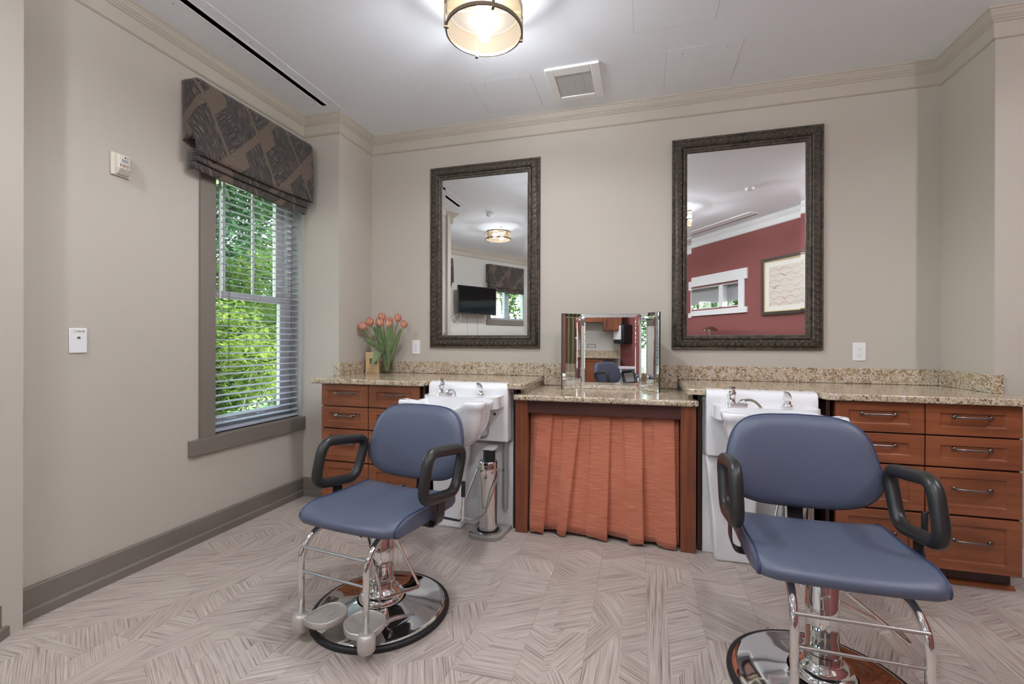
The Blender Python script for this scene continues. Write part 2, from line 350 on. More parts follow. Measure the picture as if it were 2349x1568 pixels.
def art_mat():
    m, nt, p = nodes('fan_print'); tc = N(nt, 'TexCoord'); sp = N(nt, 'SeparateXYZ'); nt.links.new(tc.outputs['UV'], sp.inputs[0])
    def mt(op, a, b=None, c=None):
        n = N(nt, 'Math', operation=op)
        for k, v in enumerate((a, b, c)):
            if v is None: continue
            if isinstance(v, (int, float)): n.inputs[k].default_value = v
            else: nt.links.new(v.outputs[0] if hasattr(v, 'outputs') else v, n.inputs[k])
        return n
    V = mt('MULTIPLY', sp.outputs[1], 7.0); row = mt('FLOOR', V); sh = mt('MULTIPLY', mt('MODULO', row, 2.0), .5)
    U = mt('ADD', mt('MULTIPLY', sp.outputs[0], 5.0), sh); uc = mt('SUBTRACT', mt('FRACT', U), .5); vc = mt('MULTIPLY', mt('FRACT', V), .8)
    d = mt('SQRT', mt('ADD', mt('MULTIPLY', uc, uc), mt('MULTIPLY', vc, vc))); an = mt('ARCTAN2', vc, uc)
    ring = mt('LESS_THAN', mt('ABSOLUTE', mt('SUBTRACT', d, .46)), .035); spoke = mt('MULTIPLY', mt('LESS_THAN', mt('FRACT', mt('MULTIPLY', an, 1.6)), .14), mt('LESS_THAN', d, .46))
    line = mt('MAXIMUM', ring, spoke); n1 = N(nt, 'TexNoise', Scale=3.2, Detail=1); nt.links.new(tc.outputs['UV'], n1.inputs[0])
    lc_ = ramp(nt, n1.outputs[0], [(.30, lin(70, 78, 92)), (.42, lin(196, 158, 136)), (.55, lin(166, 178, 168)), (.68, lin(206, 186, 170))])
    mx = N(nt, 'Mix', data_type='RGBA'); nt.links.new(line.outputs[0], mx.inputs[0]); mx.inputs[6].default_value = lin(212, 203, 192); nt.links.new(lc_.outputs[0], mx.inputs[7])
    nt.links.new(mx.outputs[2], p.inputs['Base Color']); p.inputs['Roughness'].default_value = .6; return m
M['art'] = art_mat()

# ------------------------------------------------------------------ room shell
ZC = 2.915
XL, YC, XC, YB, XR = -2.530, 2.955, -2.210, 3.393, 1.770
PT = dict(nl=(XC, YB), nr=(XR, YB), cr=(XR, YC), rr=(3.73, YC), rk=(.127, -2.45), kf=(-2.28, -2.45), fl=(-4.56, 1.15), pb=(-2.455, 1.15), pa=(XL, 1.28), lc=(XL, YC), cl=(XC, YC))
def frame2(p, q):
    p = Vector(p); q = Vector(q); d = (q-p); L = d.length; d.normalize(); return p, d, Vector((d.y, -d.x)), L   # n points into the room (clockwise path)
def wall(name, p, q, m, holes=(), t=.2, e0=0, e1=0):
    p, d, n, L = frame2(PT[p], PT[q]); g = G()
    def bx(s0, s1, z0, z1):
        if s1-s0 < 1e-4 or z1-z0 < 1e-4: return
        a = p+d*s0; b = p+d*s1; g.prism([a, b, b-n*t, a-n*t], z0, z1)
    cuts = sorted(holes); s = -e0
    for (h0, h1, z0, z1) in cuts:
        bx(s, h0, 0, ZC); bx(h0, h1, 0, z0); bx(h0, h1, z1, ZC); s = h1
    bx(s, L+e1, 0, ZC)
    return struct(name, g, m)
wall_left = wall('wall_left', 'pa', 'lc', M['wall'], [(2.180-1.28, 2.945-1.28, .605, 2.34)], .20, e1=0)
wall('wall_left_column_front', 'lc', 'cl', M['wall'], t=.64, e0=.2, e1=0)
wall('wall_back', 'nl', 'nr', M['wall'], t=.2, e0=0, e1=0)
wall('wall_right_column', 'cr', 'rr', M['wall'], t=.64, e1=.4)
wall('wall_pier_end', 'pb', 'pa', M['wall'], t=.12)
wall('wall_left_return', 'fl', 'pb', M['wall'], t=.10, e1=0)
g = G(); g.box(-4.7, 1.252, -.3, XL-.21, 1.27, 3.1); struct('added_bounce_slab', g, mat('bounce_white', lin(225, 226, 226), .7))  # unseen white slab, added to throw sunlight through the window onto the column
far_wall = wall('wall_far_left', 'kf', 'fl', M['wall_pale'], [(.02, 1.01, 1.63, 2.33), (2.06, 3.2, 1.63, 2.33)], .2, e0=.1, e1=.1)
wall('wall_kitchen', 'rk', 'kf', M['wall_pale'], t=.2, e0=.05, e1=.1)
def redS(x, y): p, d, n, L = frame2(PT['rr'], PT['rk']); return (Vector((x, y))-p).dot(d)
s0, s1 = redS(1.392, -.556), redS(.55, -1.83)
red_wall = wall('wall_red', 'rr', 'rk', M['wall_red'], [(s0, s1, 1.735, 2.10)], .2, e0=.1, e1=.1)
# ceiling slab with the slot opening
g = G(); sx0, sx1, sy0, sy1 = -2.247, -2.207, 1.40, 2.812
for b in ((-5, -3, sx0, 3.9), (sx1, -3, 4.2, 3.9), (sx0, -3, sx1, sy0), (sx0, sy1, sx1, 3.9)): g.box(b[0], b[1], ZC, b[2], b[3], ZC+.18)
struct('ceiling', g, M['ceil'])
# floor slab and planks
g = G(); g.box(-5, -2.9, -.12, 4.2, 3.7, -.004); floor = struct('floor', g, mat('floor_underlay', lin(120, 110, 104), .8))
rng = random.Random(5)
def split(poly, p, ang):
    n = (-math.sin(ang), math.cos(ang)); A, B = [], []
    m = len(poly)
    for i in range(m):
        a, b = poly[i], poly[(i+1) % m]; da = (a[0]-p[0])*n[0]+(a[1]-p[1])*n[1]; db = (b[0]-p[0])*n[0]+(b[1]-p[1])*n[1]
        if da >= 0: A.append(a)
        if da <= 0: B.append(a)
        if da*db < 0: t = da/(da-db); q = (a[0]+(b[0]-a[0])*t, a[1]+(b[1]-a[1])*t); A.append(q); B.append(q)
    return A, B
def area(p): return abs(sum(p[i][0]*p[(i+1) % len(p)][1]-p[(i+1) % len(p)][0]*p[i][1] for i in range(len(p))))/2
def plank(x0, y0, x1, y1):
    todo = [([(x0, y0), (x1, y0), (x1, y1), (x0, y1)], None)]; done = []
    D = [30, 90, 150, -2, 60, 120]
    while todo:
        p, last = todo.pop(); a = area(p)
        if a < .042 or (a < .085 and rng.random() < .45): done.append(p); continue
        c = [sum(q[k] for q in p)/len(p) for k in (0, 1)]
        c = (c[0]+rng.uniform(-.03, .03), c[1]+rng.uniform(-.09, .09)); th = math.radians(rng.choice(D[:5]))
        A, B = split(p, c, th)
        if len(A) < 3 or len(B) < 3 or min(area(A), area(B)) < .006: done.append(p); continue
        todo += [(A, th), (B, th)]
    vs_, fs, uvs = [], [], []; h = .0006
    for p in done:
        th = math.radians(rng.choice([30, 90, 150, 32, 148, 88, 2, 62, 118])); o = len(vs_); n = len(p); ou, ov = rng.uniform(0, 90), rng.uniform(0, 90)
        s, c = math.sin(th), math.cos(th)
        area2 = sum(p[i][0]*p[(i+1) % n][1]-p[(i+1) % n][0]*p[i][1] for i in range(n))
        if area2 < 0: p = p[::-1]
        vs_ += [(q[0], q[1], 0) for q in p]; fs.append(tuple(range(o, o+n))); uvs += [(-s*q[0]+c*q[1]+ou, c*q[0]+s*q[1]+ov) for q in p]
    o = len(vs_); vs_ += [(x0, y0, 0), (x1, y0, 0), (x1, y1, 0), (x0, y1, 0), (x0, y0, -.004), (x1, y0, -.004), (x1, y1, -.004), (x0, y1, -.004)]
    for f in ((0, 4, 5, 1), (1, 5, 6, 2), (2, 6, 7, 3), (3, 7, 4, 0)): fs.append(tuple(i+o for i in f)); uvs += [(vs_[i+o][0], vs_[i+o][1]) for i in f]
    me = bpy.data.meshes.new('plank'); me.from_pydata(vs_, [], fs); me.materials.append(M['plank'])
    l = me.uv_layers.new(name='UVMap'); l.data.foreach_set('uv', [k for u in uvs for k in u]); return me
PW, PL = .2305, .915
def inroom(x, y):
    if x < XL-.02 and y > 1.2: return False
    far = (x+2.28)*.845+(y+2.45)*.535 > -.25; red = (x-.127)*.832-(y+2.45)*.554 < .25
    return far and red and y > -2.6 and y < 3.42
for i in range(-21, 17):
    off = (i*.37 % 1)*PL; x0 = .027+i*PW
    for j in range(-5, 6):
        y0 = -.2+off+j*PL
        if inroom(x0+PW/2, y0+PL/2) or inroom(x0+PW/2, y0) or inroom(x0+PW/2, y0+PL):
            obj('plank', plank(x0+.0004, y0+.0004, x0+PW-.0004, min(y0+PL, 3.42)-.0004), None, floor)
# mouldings: profile (out from wall, z) swept along the clockwise room path with mitred ends
loop = ['nl', 'nr', 'cr', 'rr', 'rk', 'kf', 'fl', 'pb', 'pa', 'lc', 'cl']
def miter(i, out):
    a, b, c = (Vector(PT[loop[(i+k) % len(loop)]]) for k in (-1, 0, 1))
    n1 = frame2(a, b)[2]; n2 = frame2(b, c)[2]; s = n1+n2; return b+s*(out/(1+n1.dot(n2)))
def sweep(name, i, prof, m, cut0=0, cut1=0):
    j = (i+1) % len(loop); d = frame2(PT[loop[i]], PT[loop[j]])[1]; r0_, r1_ = [], []
    for o, z in prof:
        a = miter(i, o)+d*cut0; b = miter(j, o)-d*cut1; r0_.append((a.x, a.y, z)); r1_.append((b.x, b.y, z))
    g = G(); g.loft([r1_, r0_]); return struct(name, g, m)
CR = [(0, ZC), (.057, ZC), (.057, ZC-.008), (.050, ZC-.012), (.049, ZC-.020), (.045, ZC-.024), (.040, ZC-.036), (.031, ZC-.045), (.029, ZC-.050), (.023, ZC-.053), (.022, ZC-.060), (.015, ZC-.064), (.015, ZC-.128), (.012, ZC-.136), (.006, ZC-.141), (0, ZC-.143)]
for i in range(len(loop)):
    sweep('trim_%d' % (i+1), i, CR, M['crown_white'] if loop[i] in ('rr',) else M['crown'])
BBp = [(0, 0), (.030, 0), (.030, .040), (.026, .046), (.018, .048), (.018, .132), (.014, .138), (0, .138)]
for nm, i, m in (('baseboard_left', 8, 'grey_trim'), ('baseboard_pier', 7, 'grey_trim'), ('baseboard_left_column', 9, 'grey_trim'), ('baseboard_return', 6, 'grey_trim'), ('baseboard_far_left', 5, 'grey_trim')):
    sweep(nm, i, BBp, M[m], cut1=.0)
g = G(); g.box(1.742, YC-.03, 0, 3.6, YC, .04); g.box(1.742, YC-.018, .04, 3.6, YC, .138); struct('baseboard_right_column', g, M['pale_trim'], bev=.003)
sweep('baseboard_red', 3, BBp, M['pale_trim'])

# ------------------------------------------------------------------ window in the left wall
w1 = bpy.data.objects.new('window_1', None); COL.objects.link(w1); w1.location = (XL, 2.56, .605); w1['kind'] = 'structure'
WY0, WY1, WZ0, WZ1 = 2.180, 2.945, .605, 2.34
def pb(name, m, *boxes, parent=w1, bev=.002, **k):
    g = G()
    for b in boxes: g.box(*b)
    return obj(name, g, m, parent, bev=bev, **k)
pb('casing', M['grey_trim'], (XL, 2.083, .611, XL+.02, WY0, 2.40))
pb('casing', M['grey_trim'], (XL, WY0, WZ1, XL+.02, 2.953, 2.40))
pb('apron', M['grey_trim'], (XL, 2.018, .517, XL+.024, 2.954, .611))
pb('stool', M['grey_trim'], (XL-.10, WY0+.001, WZ0+.0002, XL+.0, WY1-.001, WZ0+.010))
pb('jamb', M['jamb'], (XL-.10, WY1-.012, WZ0+.010, XL, WY1-.0005, WZ1-.0005)); pb('jamb', M['jamb'], (XL-.10, WY0+.0005, WZ0+.010, XL, WY0+.012, WZ1-.0005))
fx0, fx1 = XL-.19, XL-.10
pb('frame', M['vinylwhite'], (fx0, WY1-.05, WZ0, fx1, WY1-.001, WZ1), (fx0, WY0+.001, WZ0, fx1, WY0+.05, WZ1), (fx0, WY0+.05, WZ0, fx1, WY1-.05, WZ0+.035), (fx0, WY0+.05, WZ1-.04, fx1, WY1-.05, WZ1))
def sash(x0, x1, z0, z1, b):
    y0, y1 = WY0+.05, WY1-.05
    s = pb('sash', M['vinylwhite'], (x0, y0, z0, x1, y0+.045, z1), (x0, y1-.068, z0, x1, y1, z1), (x0, y0+.045, z0, x1, y1-.068, z0+b), (x0, y0+.045, z1-.045, x1, y1-.068, z1))
    g = G(); g.box((x0+x1)/2-.002, y0+.03, z0+.02, (x0+x1)/2+.002, y1-.03, z1-.02); obj('pane', g, M['pane'], s); return s
lo = sash(fx1-.035, fx1-.004, WZ0+.035, 1.520, .055); hi = sash(fx1-.075, fx1-.042, 1.480, WZ1-.04, .045)
for y in (2.389, 2.628): pb('muntin', M['vinylwhite'], (fx1-.066, y-.009, 1.52, fx1-.050, y+.009, WZ1-.08), parent=hi, bev=.003)
for y in (2.40, 2.64): pb('sash_lock', M['white'], (fx1-.004, y-.04, WZ0+.072, fx1+.012, y+.03, WZ0+.080), parent=lo, bev=.002)
pb('latch', M['white'], (fx1-.03, 2.70, 1.52, fx1-.01, 2.74, 1.535), parent=lo)
# venetian blind
bl = thing('window_blind', 'white horizontal slat blind hanging in the tall window by the counter', 'blind', (XL-.045, 2.56, .62))
bx = XL-.048; ys0, ys1 = WY0+.016, WY1-.018
g = G(); nseg = 5
sl = []
for k in range(nseg+1):
    t = k/nseg-.5; sl.append((t*.047, -.003*(2*t)**2-t*.0045))
g.loft([[(x, 0, z+.001) for x, z in sl]+[(x, 0, z-.001) for x, z in sl[::-1]], [(x, ys1-ys0, z+.001) for x, z in sl]+[(x, ys1-ys0, z-.001) for x, z in sl[::-1]]])
slat_me = mesh('slat', g, M['slat'], True); slat_me.set_sharp_from_angle(angle=math.radians(60))
zz = .675
while zz < 2.29:
    o = obj('slat', slat_me, None, bl); o.location = (bx, ys0, zz)
    if zz > .69 or True: pass
    zz += .0442
pb('bottom_rail', M['slat'], (bx-.026, ys0, .622, bx+.026, ys1, .640), parent=bl, bev=.004)
pb('head_rail', M['slat'], (bx-.028, ys0, 2.295, bx+.028, ys1, WZ1-.002), parent=bl)
for y in (2.265, 2.56, 2.86):
    g = G(); g.tube([(bx+.0262, y, .64), (bx+.0262, y, 2.30)], .0009, 5); g.tube([(bx-.0262, y, .64), (bx-.0262, y, 2.30)], .0009, 5); obj('ladder_cord', g, M['grey'], bl)
g = G(); g.tube([(bx+.034, 2.236, 2.31), (bx+.034, 2.236, 1.46)], .0065, 8); obj('tilt_wand', g, M['white'], bl, True)
g = G(); g.tube([(bx+.031, 2.30, 2.31), (bx+.031, 2.302, .9)], .0011, 5); g.tube([(bx+.031, 2.31, 2.31), (bx+.031, 2.308, .86)], .0011, 5); obj('lift_cord', g, M['dgrey'], bl)

# fabric valance
def valance(name, label, origin, along, outn, L, ztop=2.685, dep=.12, group=None, dz=0):
    o2, a2, n2 = Vector(origin), Vector(along), Vector(outn)
    t = thing(name, label, 'valance', (o2.x, o2.y, ztop-.5), 0, group)
    P = lambda s, d, z: (o2.x+a2.x*s+n2.x*d, o2.y+a2.y*s+n2.y*d, z)
    def fab(nm, rows, uvs):
        n = len(rows[0]); vs_ = [p for r in rows for p in r]; fs = [(k*n+i, k*n+i+1, (k+1)*n+i+1, (k+1)*n+i) for k in range(len(rows)-1) for i in range(n-1)]
        me = bpy.data.meshes.new(nm); me.from_pydata(vs_, [], fs); me.materials.append(M['valance']); uf = [p for r in uvs for p in r]
        l = me.uv_layers.new(name='UVMap'); l.data.foreach_set('uv', [k for f in fs for i in f for k in uf[i]]); me.polygons.foreach_set('use_smooth', [True]*len(fs))
        ob = obj(nm, me, None, t); m = ob.modifiers.new('solid', 'SOLIDIFY'); m.thickness = .006; m.offset = -1; return ob
    ns = 24
    # face with wrapped returns
    path = [(0, .002), (-.004, .03), (0, dep*.55), (0, dep-.02), (.006, dep-.006), (.02, dep)]+[(.02+(L-.04)*k/ns, dep) for k in range(1, ns+1)]+[(L-.006, dep-.006), (L, dep-.02), (L, .002)]
    zs = [0, .018, .05, .12, .2, .28, .345, .40, .432]
    rows, uvs = [], []; cum = [0]
    for i in range(1, len(path)): cum.append(cum[-1]+math.dist(path[i], path[i-1]))
    for z in zs:
        r, u = [], []
        for i, (s, d) in enumerate(path):
            f = max(0, (s-.02)/(L-.04)); front = d > dep-.01
            bulge = .010*math.sin(min(1, z/.43)*PI)*1.0 if front else 0
            flare = .018*(z/.43)**2*(2*min(1, max(0, s/L))-1)
            zz_ = z
            if not front and z > .345 and s < .03: zz_ = .335+(z-.345)*.05
            lip = -.012 if z == 0 and front else 0
            sag = .012*math.sin(f*PI)*(z/.43)
            r.append(P(s+(flare if front else 0), d+bulge+lip, ztop-zz_-sag)); u.append((cum[i], z))
        rows.append(r); uvs.append(u)
    fab('face_panel', rows, uvs)
    for k, (zt, zb, dd) in enumerate(((.400, .462, -.030), (.440, .505, -.052))):
        rows, uvs = [], []
        pts = [(.012, .03)]+[(.014+(L-.028)*i/ns, dep+dd) for i in range(ns+1)]+[(L-.012, .03)]
        for q in range(7):
            f = q/6; z = zt+(zb-zt)*f; r, u = [], []
            for i, (s, d) in enumerate(pts):
                w = s/L; sag = .010*math.sin(w*PI)+.006*math.sin(w*9+k*2)*w+.02*w*(k+1)*.6
                r.append(P(s, d+(.010*math.sin(f*PI) if 0 < i < len(pts)-1 else 0), ztop-z-sag)); u.append((s+.13*k, z*1.3+.2*k))
            rows.append(r); uvs.append(u)
        fab('fold', rows, uvs)
    g = G(); a = [P(.008, .0015, 0), P(L-.008, .0015, 0), P(L-.008, dep-.016, 0), P(.008, dep-.016, 0)]; g.prism([(p[0], p[1]) for p in a], ztop-.012, ztop-.004); obj('top_board', g, M['wall'], t)
    return t
valance('window_valance', 'brown and charcoal feather-print valance over the tall window beside the corner column', (XL, 1.985), (0, 1), (1, 0), .925)

# ------------------------------------------------------------------ wall devices on the left wall
def text_mesh(body, size, ext=.0006):
    c = bpy.data.curves.new('t', 'FONT'); c.body = body; c.size = size; c.extrude = ext; c.align_x = 'CENTER'; c.align_y = 'CENTER'; c.resolution_u = 2
    o = bpy.data.objects.new('t', c); COL.objects.link(o); bpy.context.view_layer.update()
    me = bpy.data.meshes.new_from_object(o.evaluated_get(bpy.context.evaluated_depsgraph_get())); bpy.data.objects.remove(o); return me
def text(name, body, size, m, parent, M4, ext=.0006):
    me = text_mesh(body, size, ext); me.materials.clear(); me.materials.append(m); me.transform(M4)
    return obj(name, me, None, parent)
def onwallX(x, y, z): return Matrix(((0, 0, 1, x), (1, 0, 0, y), (0, 1, 0, z), (0, 0, 0, 1)))   # text facing +x, reading along +y
def onwallY(x, y, z): return Matrix(((1, 0, 0, x), (0, 0, -1, y), (0, 1, 0, z), (0, 0, 0, 1)))  # facing -y
t = thing('fire_strobe', 'off-white wall fire alarm strobe lettered FIRE above the data jack', 'fire alarm', (XL, 1.657, 2.03))
pb('back_plate', M['offwhite'], (XL, 1.614, 2.020, XL+.012, 1.700, 2.132), parent=t, bev=.003)
g = G(); g.prism([(XL+.012, 1.63), (XL+.030, 1.636), (XL+.030, 1.686), (XL+.012, 1.692)], 2.055, 2.125); obj('housing', g, M['offwhite'], t, bev=.003)
g = G(); g.loft([[(XL+.012, 1.628, 2.026), (XL+.020, 1.632, 2.026), (XL+.020, 1.690, 2.026), (XL+.012, 1.694, 2.026)], [(XL+.012, 1.628, 2.055), (XL+.042, 1.634, 2.055), (XL+.042, 1.688, 2.055), (XL+.012, 1.694, 2.055)]]); obj('strobe_lens', g, mat('strobe_lens', lin(205, 200, 185), .08, coat=1), t, bev=.002)
pb('symbol_panel', M['grey'], (XL+.030, 1.648, 2.088, XL+.0306, 1.678, 2.104), parent=t, bev=0)
text('lettering', 'FIRE', .024, M['red_ink'], t, onwallX(XL+.0305, 1.661, 2.070), .0004)
g = G(); g.box(XL+.0301, 1.662, 2.109, XL+.0308, 1.666, 2.118); g.box(XL+.0301, 1.667, 2.112, XL+.0308, 1.672, 2.114); g.box(XL+.0301, 1.675, 2.108, XL+.0308, 1.677, 2.118); obj('pictogram', g, M['black'], t)
t = thing('data_jack', 'white wall plate with one network jack below the fire alarm', 'wall plate', (XL, 1.481, 1.14))
pl = pb('plate', M['white'], (XL, 1.446, 1.136, XL+.007, 1.516, 1.252), parent=t, bev=.003)
pb('label_window', M['offwhite'], (XL+.007, 1.462, 1.232, XL+.0076, 1.506, 1.242), parent=t, bev=0)
pb('jack', M['dgrey'], (XL+.007, 1.476, 1.203, XL+.0078, 1.488, 1.212), parent=t, bev=0); pb('jack_bezel', M['offwhite'], (XL+.007, 1.473, 1.200, XL+.0075, 1.491, 1.2025), parent=t, bev=0)
g = G(); g.box(XL+.0076, 1.477, 1.236, XL+.008, 1.484, 1.239); g.box(XL+.0076, 1.487, 1.236, XL+.008, 1.490, 1.239); g.box(XL+.0076, 1.499, 1.234, XL+.008, 1.502, 1.241); obj('printed_label', g, M['dgrey'], t)

# ------------------------------------------------------------------ ceiling fixtures
t = thing('slot_diffuser', 'long black linear air slot in the ceiling above the tall window', 'air vent', (-2.227, 2.1, ZC))
g = G(); w = .001
for b in ((sx0-w, sy0-w, ZC, sx0, sy1+w, ZC+.10), (sx1, sy0-w, ZC, sx1+w, sy1+w, ZC+.10), (sx0, sy0-w, ZC, sx1, sy0, ZC+.10), (sx0, sy1, ZC, sx1, sy1+w, ZC+.10), (sx0, sy0, ZC+.06, sx1, sy1, ZC+.07)): g.box(*[c+(.0002 if i in (2, 5) else 0) for i, c in enumerate(b)])
obj('slot_box', g, M['black'], t)
g = G()
for b in ((sx0-.012, sy0-.012, sx0, sy1+.012), (sx1, sy0-.012, sx1+.012, sy1+.012), (sx0, sy0-.012, sx1, sy0), (sx0, sy1, sx1, sy1+.012)): g.box(b[0], b[1], ZC-.003, b[2], b[3], ZC)
obj('flange', g, M['ceil_trim'], t)
g = G(); g.box(sx1+.012, sy0-.05, ZC-.0015, -2.125, sy1+.09, ZC); g.box(-2.46, sy0-.05, ZC-.0015, sx0-.012, sy1+.06, ZC); obj('plaster_panel', g, M['ceil'], t)
for y in (1.75, 2.1, 2.45, 2.78):
    for x in (-2.165, -2.30): g = G(); g.lathe([(.004, ZC-.0025), (.004, ZC-.0015)], (x, y, 0), 8); obj('screw', g, M['grey'], t)
for lab, x0, y0, sz in (('square flush ceiling access panel between drum lamp and vent', -1.10, 2.828, .41), ('square flush ceiling access panel by the crown, on the side of the mirror reflecting red', .146, 2.828, .415), ('square flush ceiling access panel farther from the crown moulding than its two mates', -.043, 2.20, .42)):
    t = thing('access_panel', lab, 'access panel', (x0+sz/2, y0+sz/2, ZC), 0, 'ceiling access panels')
    g = G(); g.box(x0, y0, ZC-.0012, x0+sz, y0+sz, ZC); obj('panel', g, M['ceil'], t, bev=.0005)
    g = G(); e = .0016
    for b in ((x0-e, y0-e, x0, y0+sz+e), (x0+sz, y0-e, x0+sz+e, y0+sz+e), (x0, y0-e, x0+sz, y0), (x0, y0+sz, x0+sz, y0+sz+e)): g.box(b[0], b[1], ZC-.0004, b[2], b[3], ZC)
    obj('gap', g, M['grey'], t)
    for dx in (.09, sz-.08): g = G(); g.lathe([(.004, ZC-.002), (.004, ZC-.0012)], (x0+dx, y0+.05, 0), 8); obj('screw', g, M['grey'], t)
t = thing('exhaust_vent', 'white square ceiling exhaust vent with grey four-pane grille', 'vent', (-.42, 3.0, ZC))
x0, x1, y0, y1 = -.592, -.250, 2.806, 3.194; gx0, gx1, gy0, gy1 = -.540, -.306, 2.883, 3.146
g = G()
for b in ((x0, y0, gx0, y1), (gx1, y0, x1, y1), (gx0, y0, gx1, gy0), (gx0, gy1, gx1, y1)): g.box(b[0], b[1], ZC-.016, b[2], b[3], ZC)
obj('frame', g, M['ceil_trim'], t, bev=.004)
g = G(); g.box(gx0, gy0, ZC-.007, gx1, gy1, ZC); obj('backing', g, M['ceil_trim'], t); GM = mat('vent_grille', lin(196, 196, 196), .6)
for k in range(4):
    a = gx0+(gx1-gx0)*k/4; g = G(); g.box(a+.0018, gy0+.002, ZC-.0095, a+(gx1-gx0)/4-.0018, gy1-.002, ZC-.0071); obj('grille_pane', g, GM, t)
def smoke(x, y, label):
    t = thing('smoke_detector', label, 'smoke detector', (x, y, ZC), 0, 'ceiling smoke detectors')
    g = G(); g.lathe([(.046, ZC), (.046, ZC-.012), (.040, ZC-.026), (.02, ZC-.030)], (x, y, 0), 24); obj('body', g, M['white'], t, True)
    g = G(); g.lathe([(.018, ZC-.030), (.012, ZC-.036)], (x, y, 0), 16); obj('sensor_cap', g, M['white'], t, True)
smoke(-1.97, .955, 'white round smoke detector near the pier end'); smoke(1.166, 1.19, 'white round smoke detector near the red wall')

def drum_light(x, y, label, rz=.3):
    t = thing('drum_light', label, 'ceiling lamp', (x, y, ZC), rz, 'cream drum ceiling lamps'); R, zb, zt = .188, 2.722-ZC, 2.838-ZC
    k = dict(local=True)
    g = G(); g.lathe([(.062, 0), (.062, -.02), (.055, -.026), (.012, -.03), (.012, zb+.085), (.02, zb+.084), (.02, zb+.07)], (0, 0, 0), 24); obj('canopy', g, M['white'], t, True, **k)
    g = G(); g.lathe([(R-.006, zb+.001), (R-.006, zt)], (0, 0, 0), 48, False, False); obj('shade', g, M['shade'], t, 'all', **k)
    g = G(); g.lathe([(.001, zb+.004), (R-.0065, zb+.004)], (0, 0, 0), 48, False, False); obj('diffuser', g, M['diffuser'], t, **k)
    for z0, z1 in ((zb, zb+.016), (zt-.014, zt)):
        g = G(); g.lathe([(R-.0055, z0), (R+.003, z0), (R+.003, z1), (R-.0055, z1), (R-.0055, z0)], (0, 0, 0), 48, False, False); obj('ring', g, M['lampmetal'], t, True, **k)
    for q in range(4):
        a = q*PI/2+.25; g = G(); c, s = math.cos(a), math.sin(a); tr = lambda r, w, z: (c*r-s*w, s*r+c*w, z)
        for (ra, rb, za, zb_) in ((R+.003, R+.010, zb-.004, zt+.004), (R-.012, R+.010, zb-.010, zb-.004)):
            g.add([tr(ra, -.007, za), tr(rb, -.007, za), tr(rb, .007, za), tr(ra, .007, za), tr(ra, -.007, zb_), tr(rb, -.007, zb_), tr(rb, .007, zb_), tr(ra, .007, zb_)], [(0, 3, 2, 1), (4, 5, 6, 7), (0, 1, 5, 4), (1, 2, 6, 5), (2, 3, 7, 6), (3, 0, 4, 7)])
        obj('bracket', g, M['lampmetal'], t, **k)
    g = G(); g.tube([(0, -.0, zt-.010), (R-.006, 0, zt-.010)], .004, 6); g.tube([(0, 0, zt-.010), (-R+.006, 0, zt-.010)], .004, 6); obj('spider', g, M['lampmetal'], t, **k)
    g = G(); g.lathe([(.001, zt-.004), (.176, zt-.004), (.178, zt-.010)], (0, 0, 0), 40, False, False); obj('added_uplight_baffle', g, M['pan'], t, True, **k)  # dark disc added in the drum top to weaken the ceiling halo
    for s in (-1, 1):
        g = G(); g.ball((0, s*.088, zb+.050), .034, 16, 10); obj('bulb', g, M['bulb'], t, True, **k)
        g = G(); g.tube([(0, s*.010, zb+.050), (0, s*.056, zb+.050)], .013, 10); obj('socket', g, M['white'], t, True, **k)
    return t
drum_light(-.75, 2.12, 'cream drum ceiling lamp with bronze bands near the mirror wall crown')
drum_light(-2.067, .278, 'cream drum ceiling lamp beyond the pier, shown whole in a framed mirror')
drum_light(.42, .55, 'added cream drum ceiling lamp, out of view over the middle of the salon floor')  # extra lamp added out of view to brighten the back wall and chairs
drum_light(-.9, -1.3, 'added cream drum ceiling lamp, out of view before the kitchenette')  # extra lamp added out of view to raise the room light
drum_light(2.2, 1.45, 'cream drum ceiling lamp near the far end of the red wall')

# ------------------------------------------------------------------ counters and backsplash
CT, CB = .934, .899; LT, LB = .866, .832; BS = 1.031
def rnd(poly, r=.03, idx=()):
    P = [Vector((p[0], p[1], 0)) for p in poly]; out = []; n = len(P)
    for i in range(n):
        if i not in idx: out.append((P[i].x, P[i].y)); continue
        a, b, c = P[i-1], P[i], P[(i+1) % n]; rr = idx[i]; p = b+(a-b).normalized()*rr; q = b+(c-b).normalized()*rr
        for k in range(7): t = k/6; v = p*(1-t)**2+b*2*t*(1-t)+q*t*t; out.append((v.x, v.y))
    return out
ctl = [(-2.238, 2.678), (-1.372, 2.678), (-1.352, 2.79), (-.812, 2.79), (-.800, 2.695), (-.690, 2.695), (-.705, 3.372), (XC+.002, 3.372), (XC+.002, YC-.003), (-2.238, YC-.003)]
g = G(); g.prism(rnd(ctl, idx={0: .02, 1: .05, 2: .02, 3: .015, 4: .02, 5: .045}), CB, CT)
c = obj('granite_counter', g, M['granite'], bev=.008, seg=3); tag(c, 'granite counter with stepped notch above cabinets by the window', 'counter')
g = G(); g.box(-.735, 2.80, LT+.0005, -.715, 3.37, CB-.0005); obj('riser', g, M['granite'], c)
ctr = [(.252, 2.715), (.350, 2.715), (.358, 2.80), (.905, 2.80), (.912, 2.680), (1.800, 2.665), (1.800, YC-.003), (XR-.002, YC-.003), (XR-.002, 3.372), (.252, 3.372)]
g = G(); g.prism(rnd(ctr, idx={0: .008, 1: .012, 3: .015, 4: .05, 5: .02}), CB, CT)
c = obj('granite_counter', g, M['granite'], bev=.008, seg=3); tag(c, 'granite counter with notch over the drawers farthest from the window', 'counter')
g = G(); g.box(.262, 2.80, LT+.0005, .290, 3.37, CB-.0005); obj('riser', g, M['granite'], c)
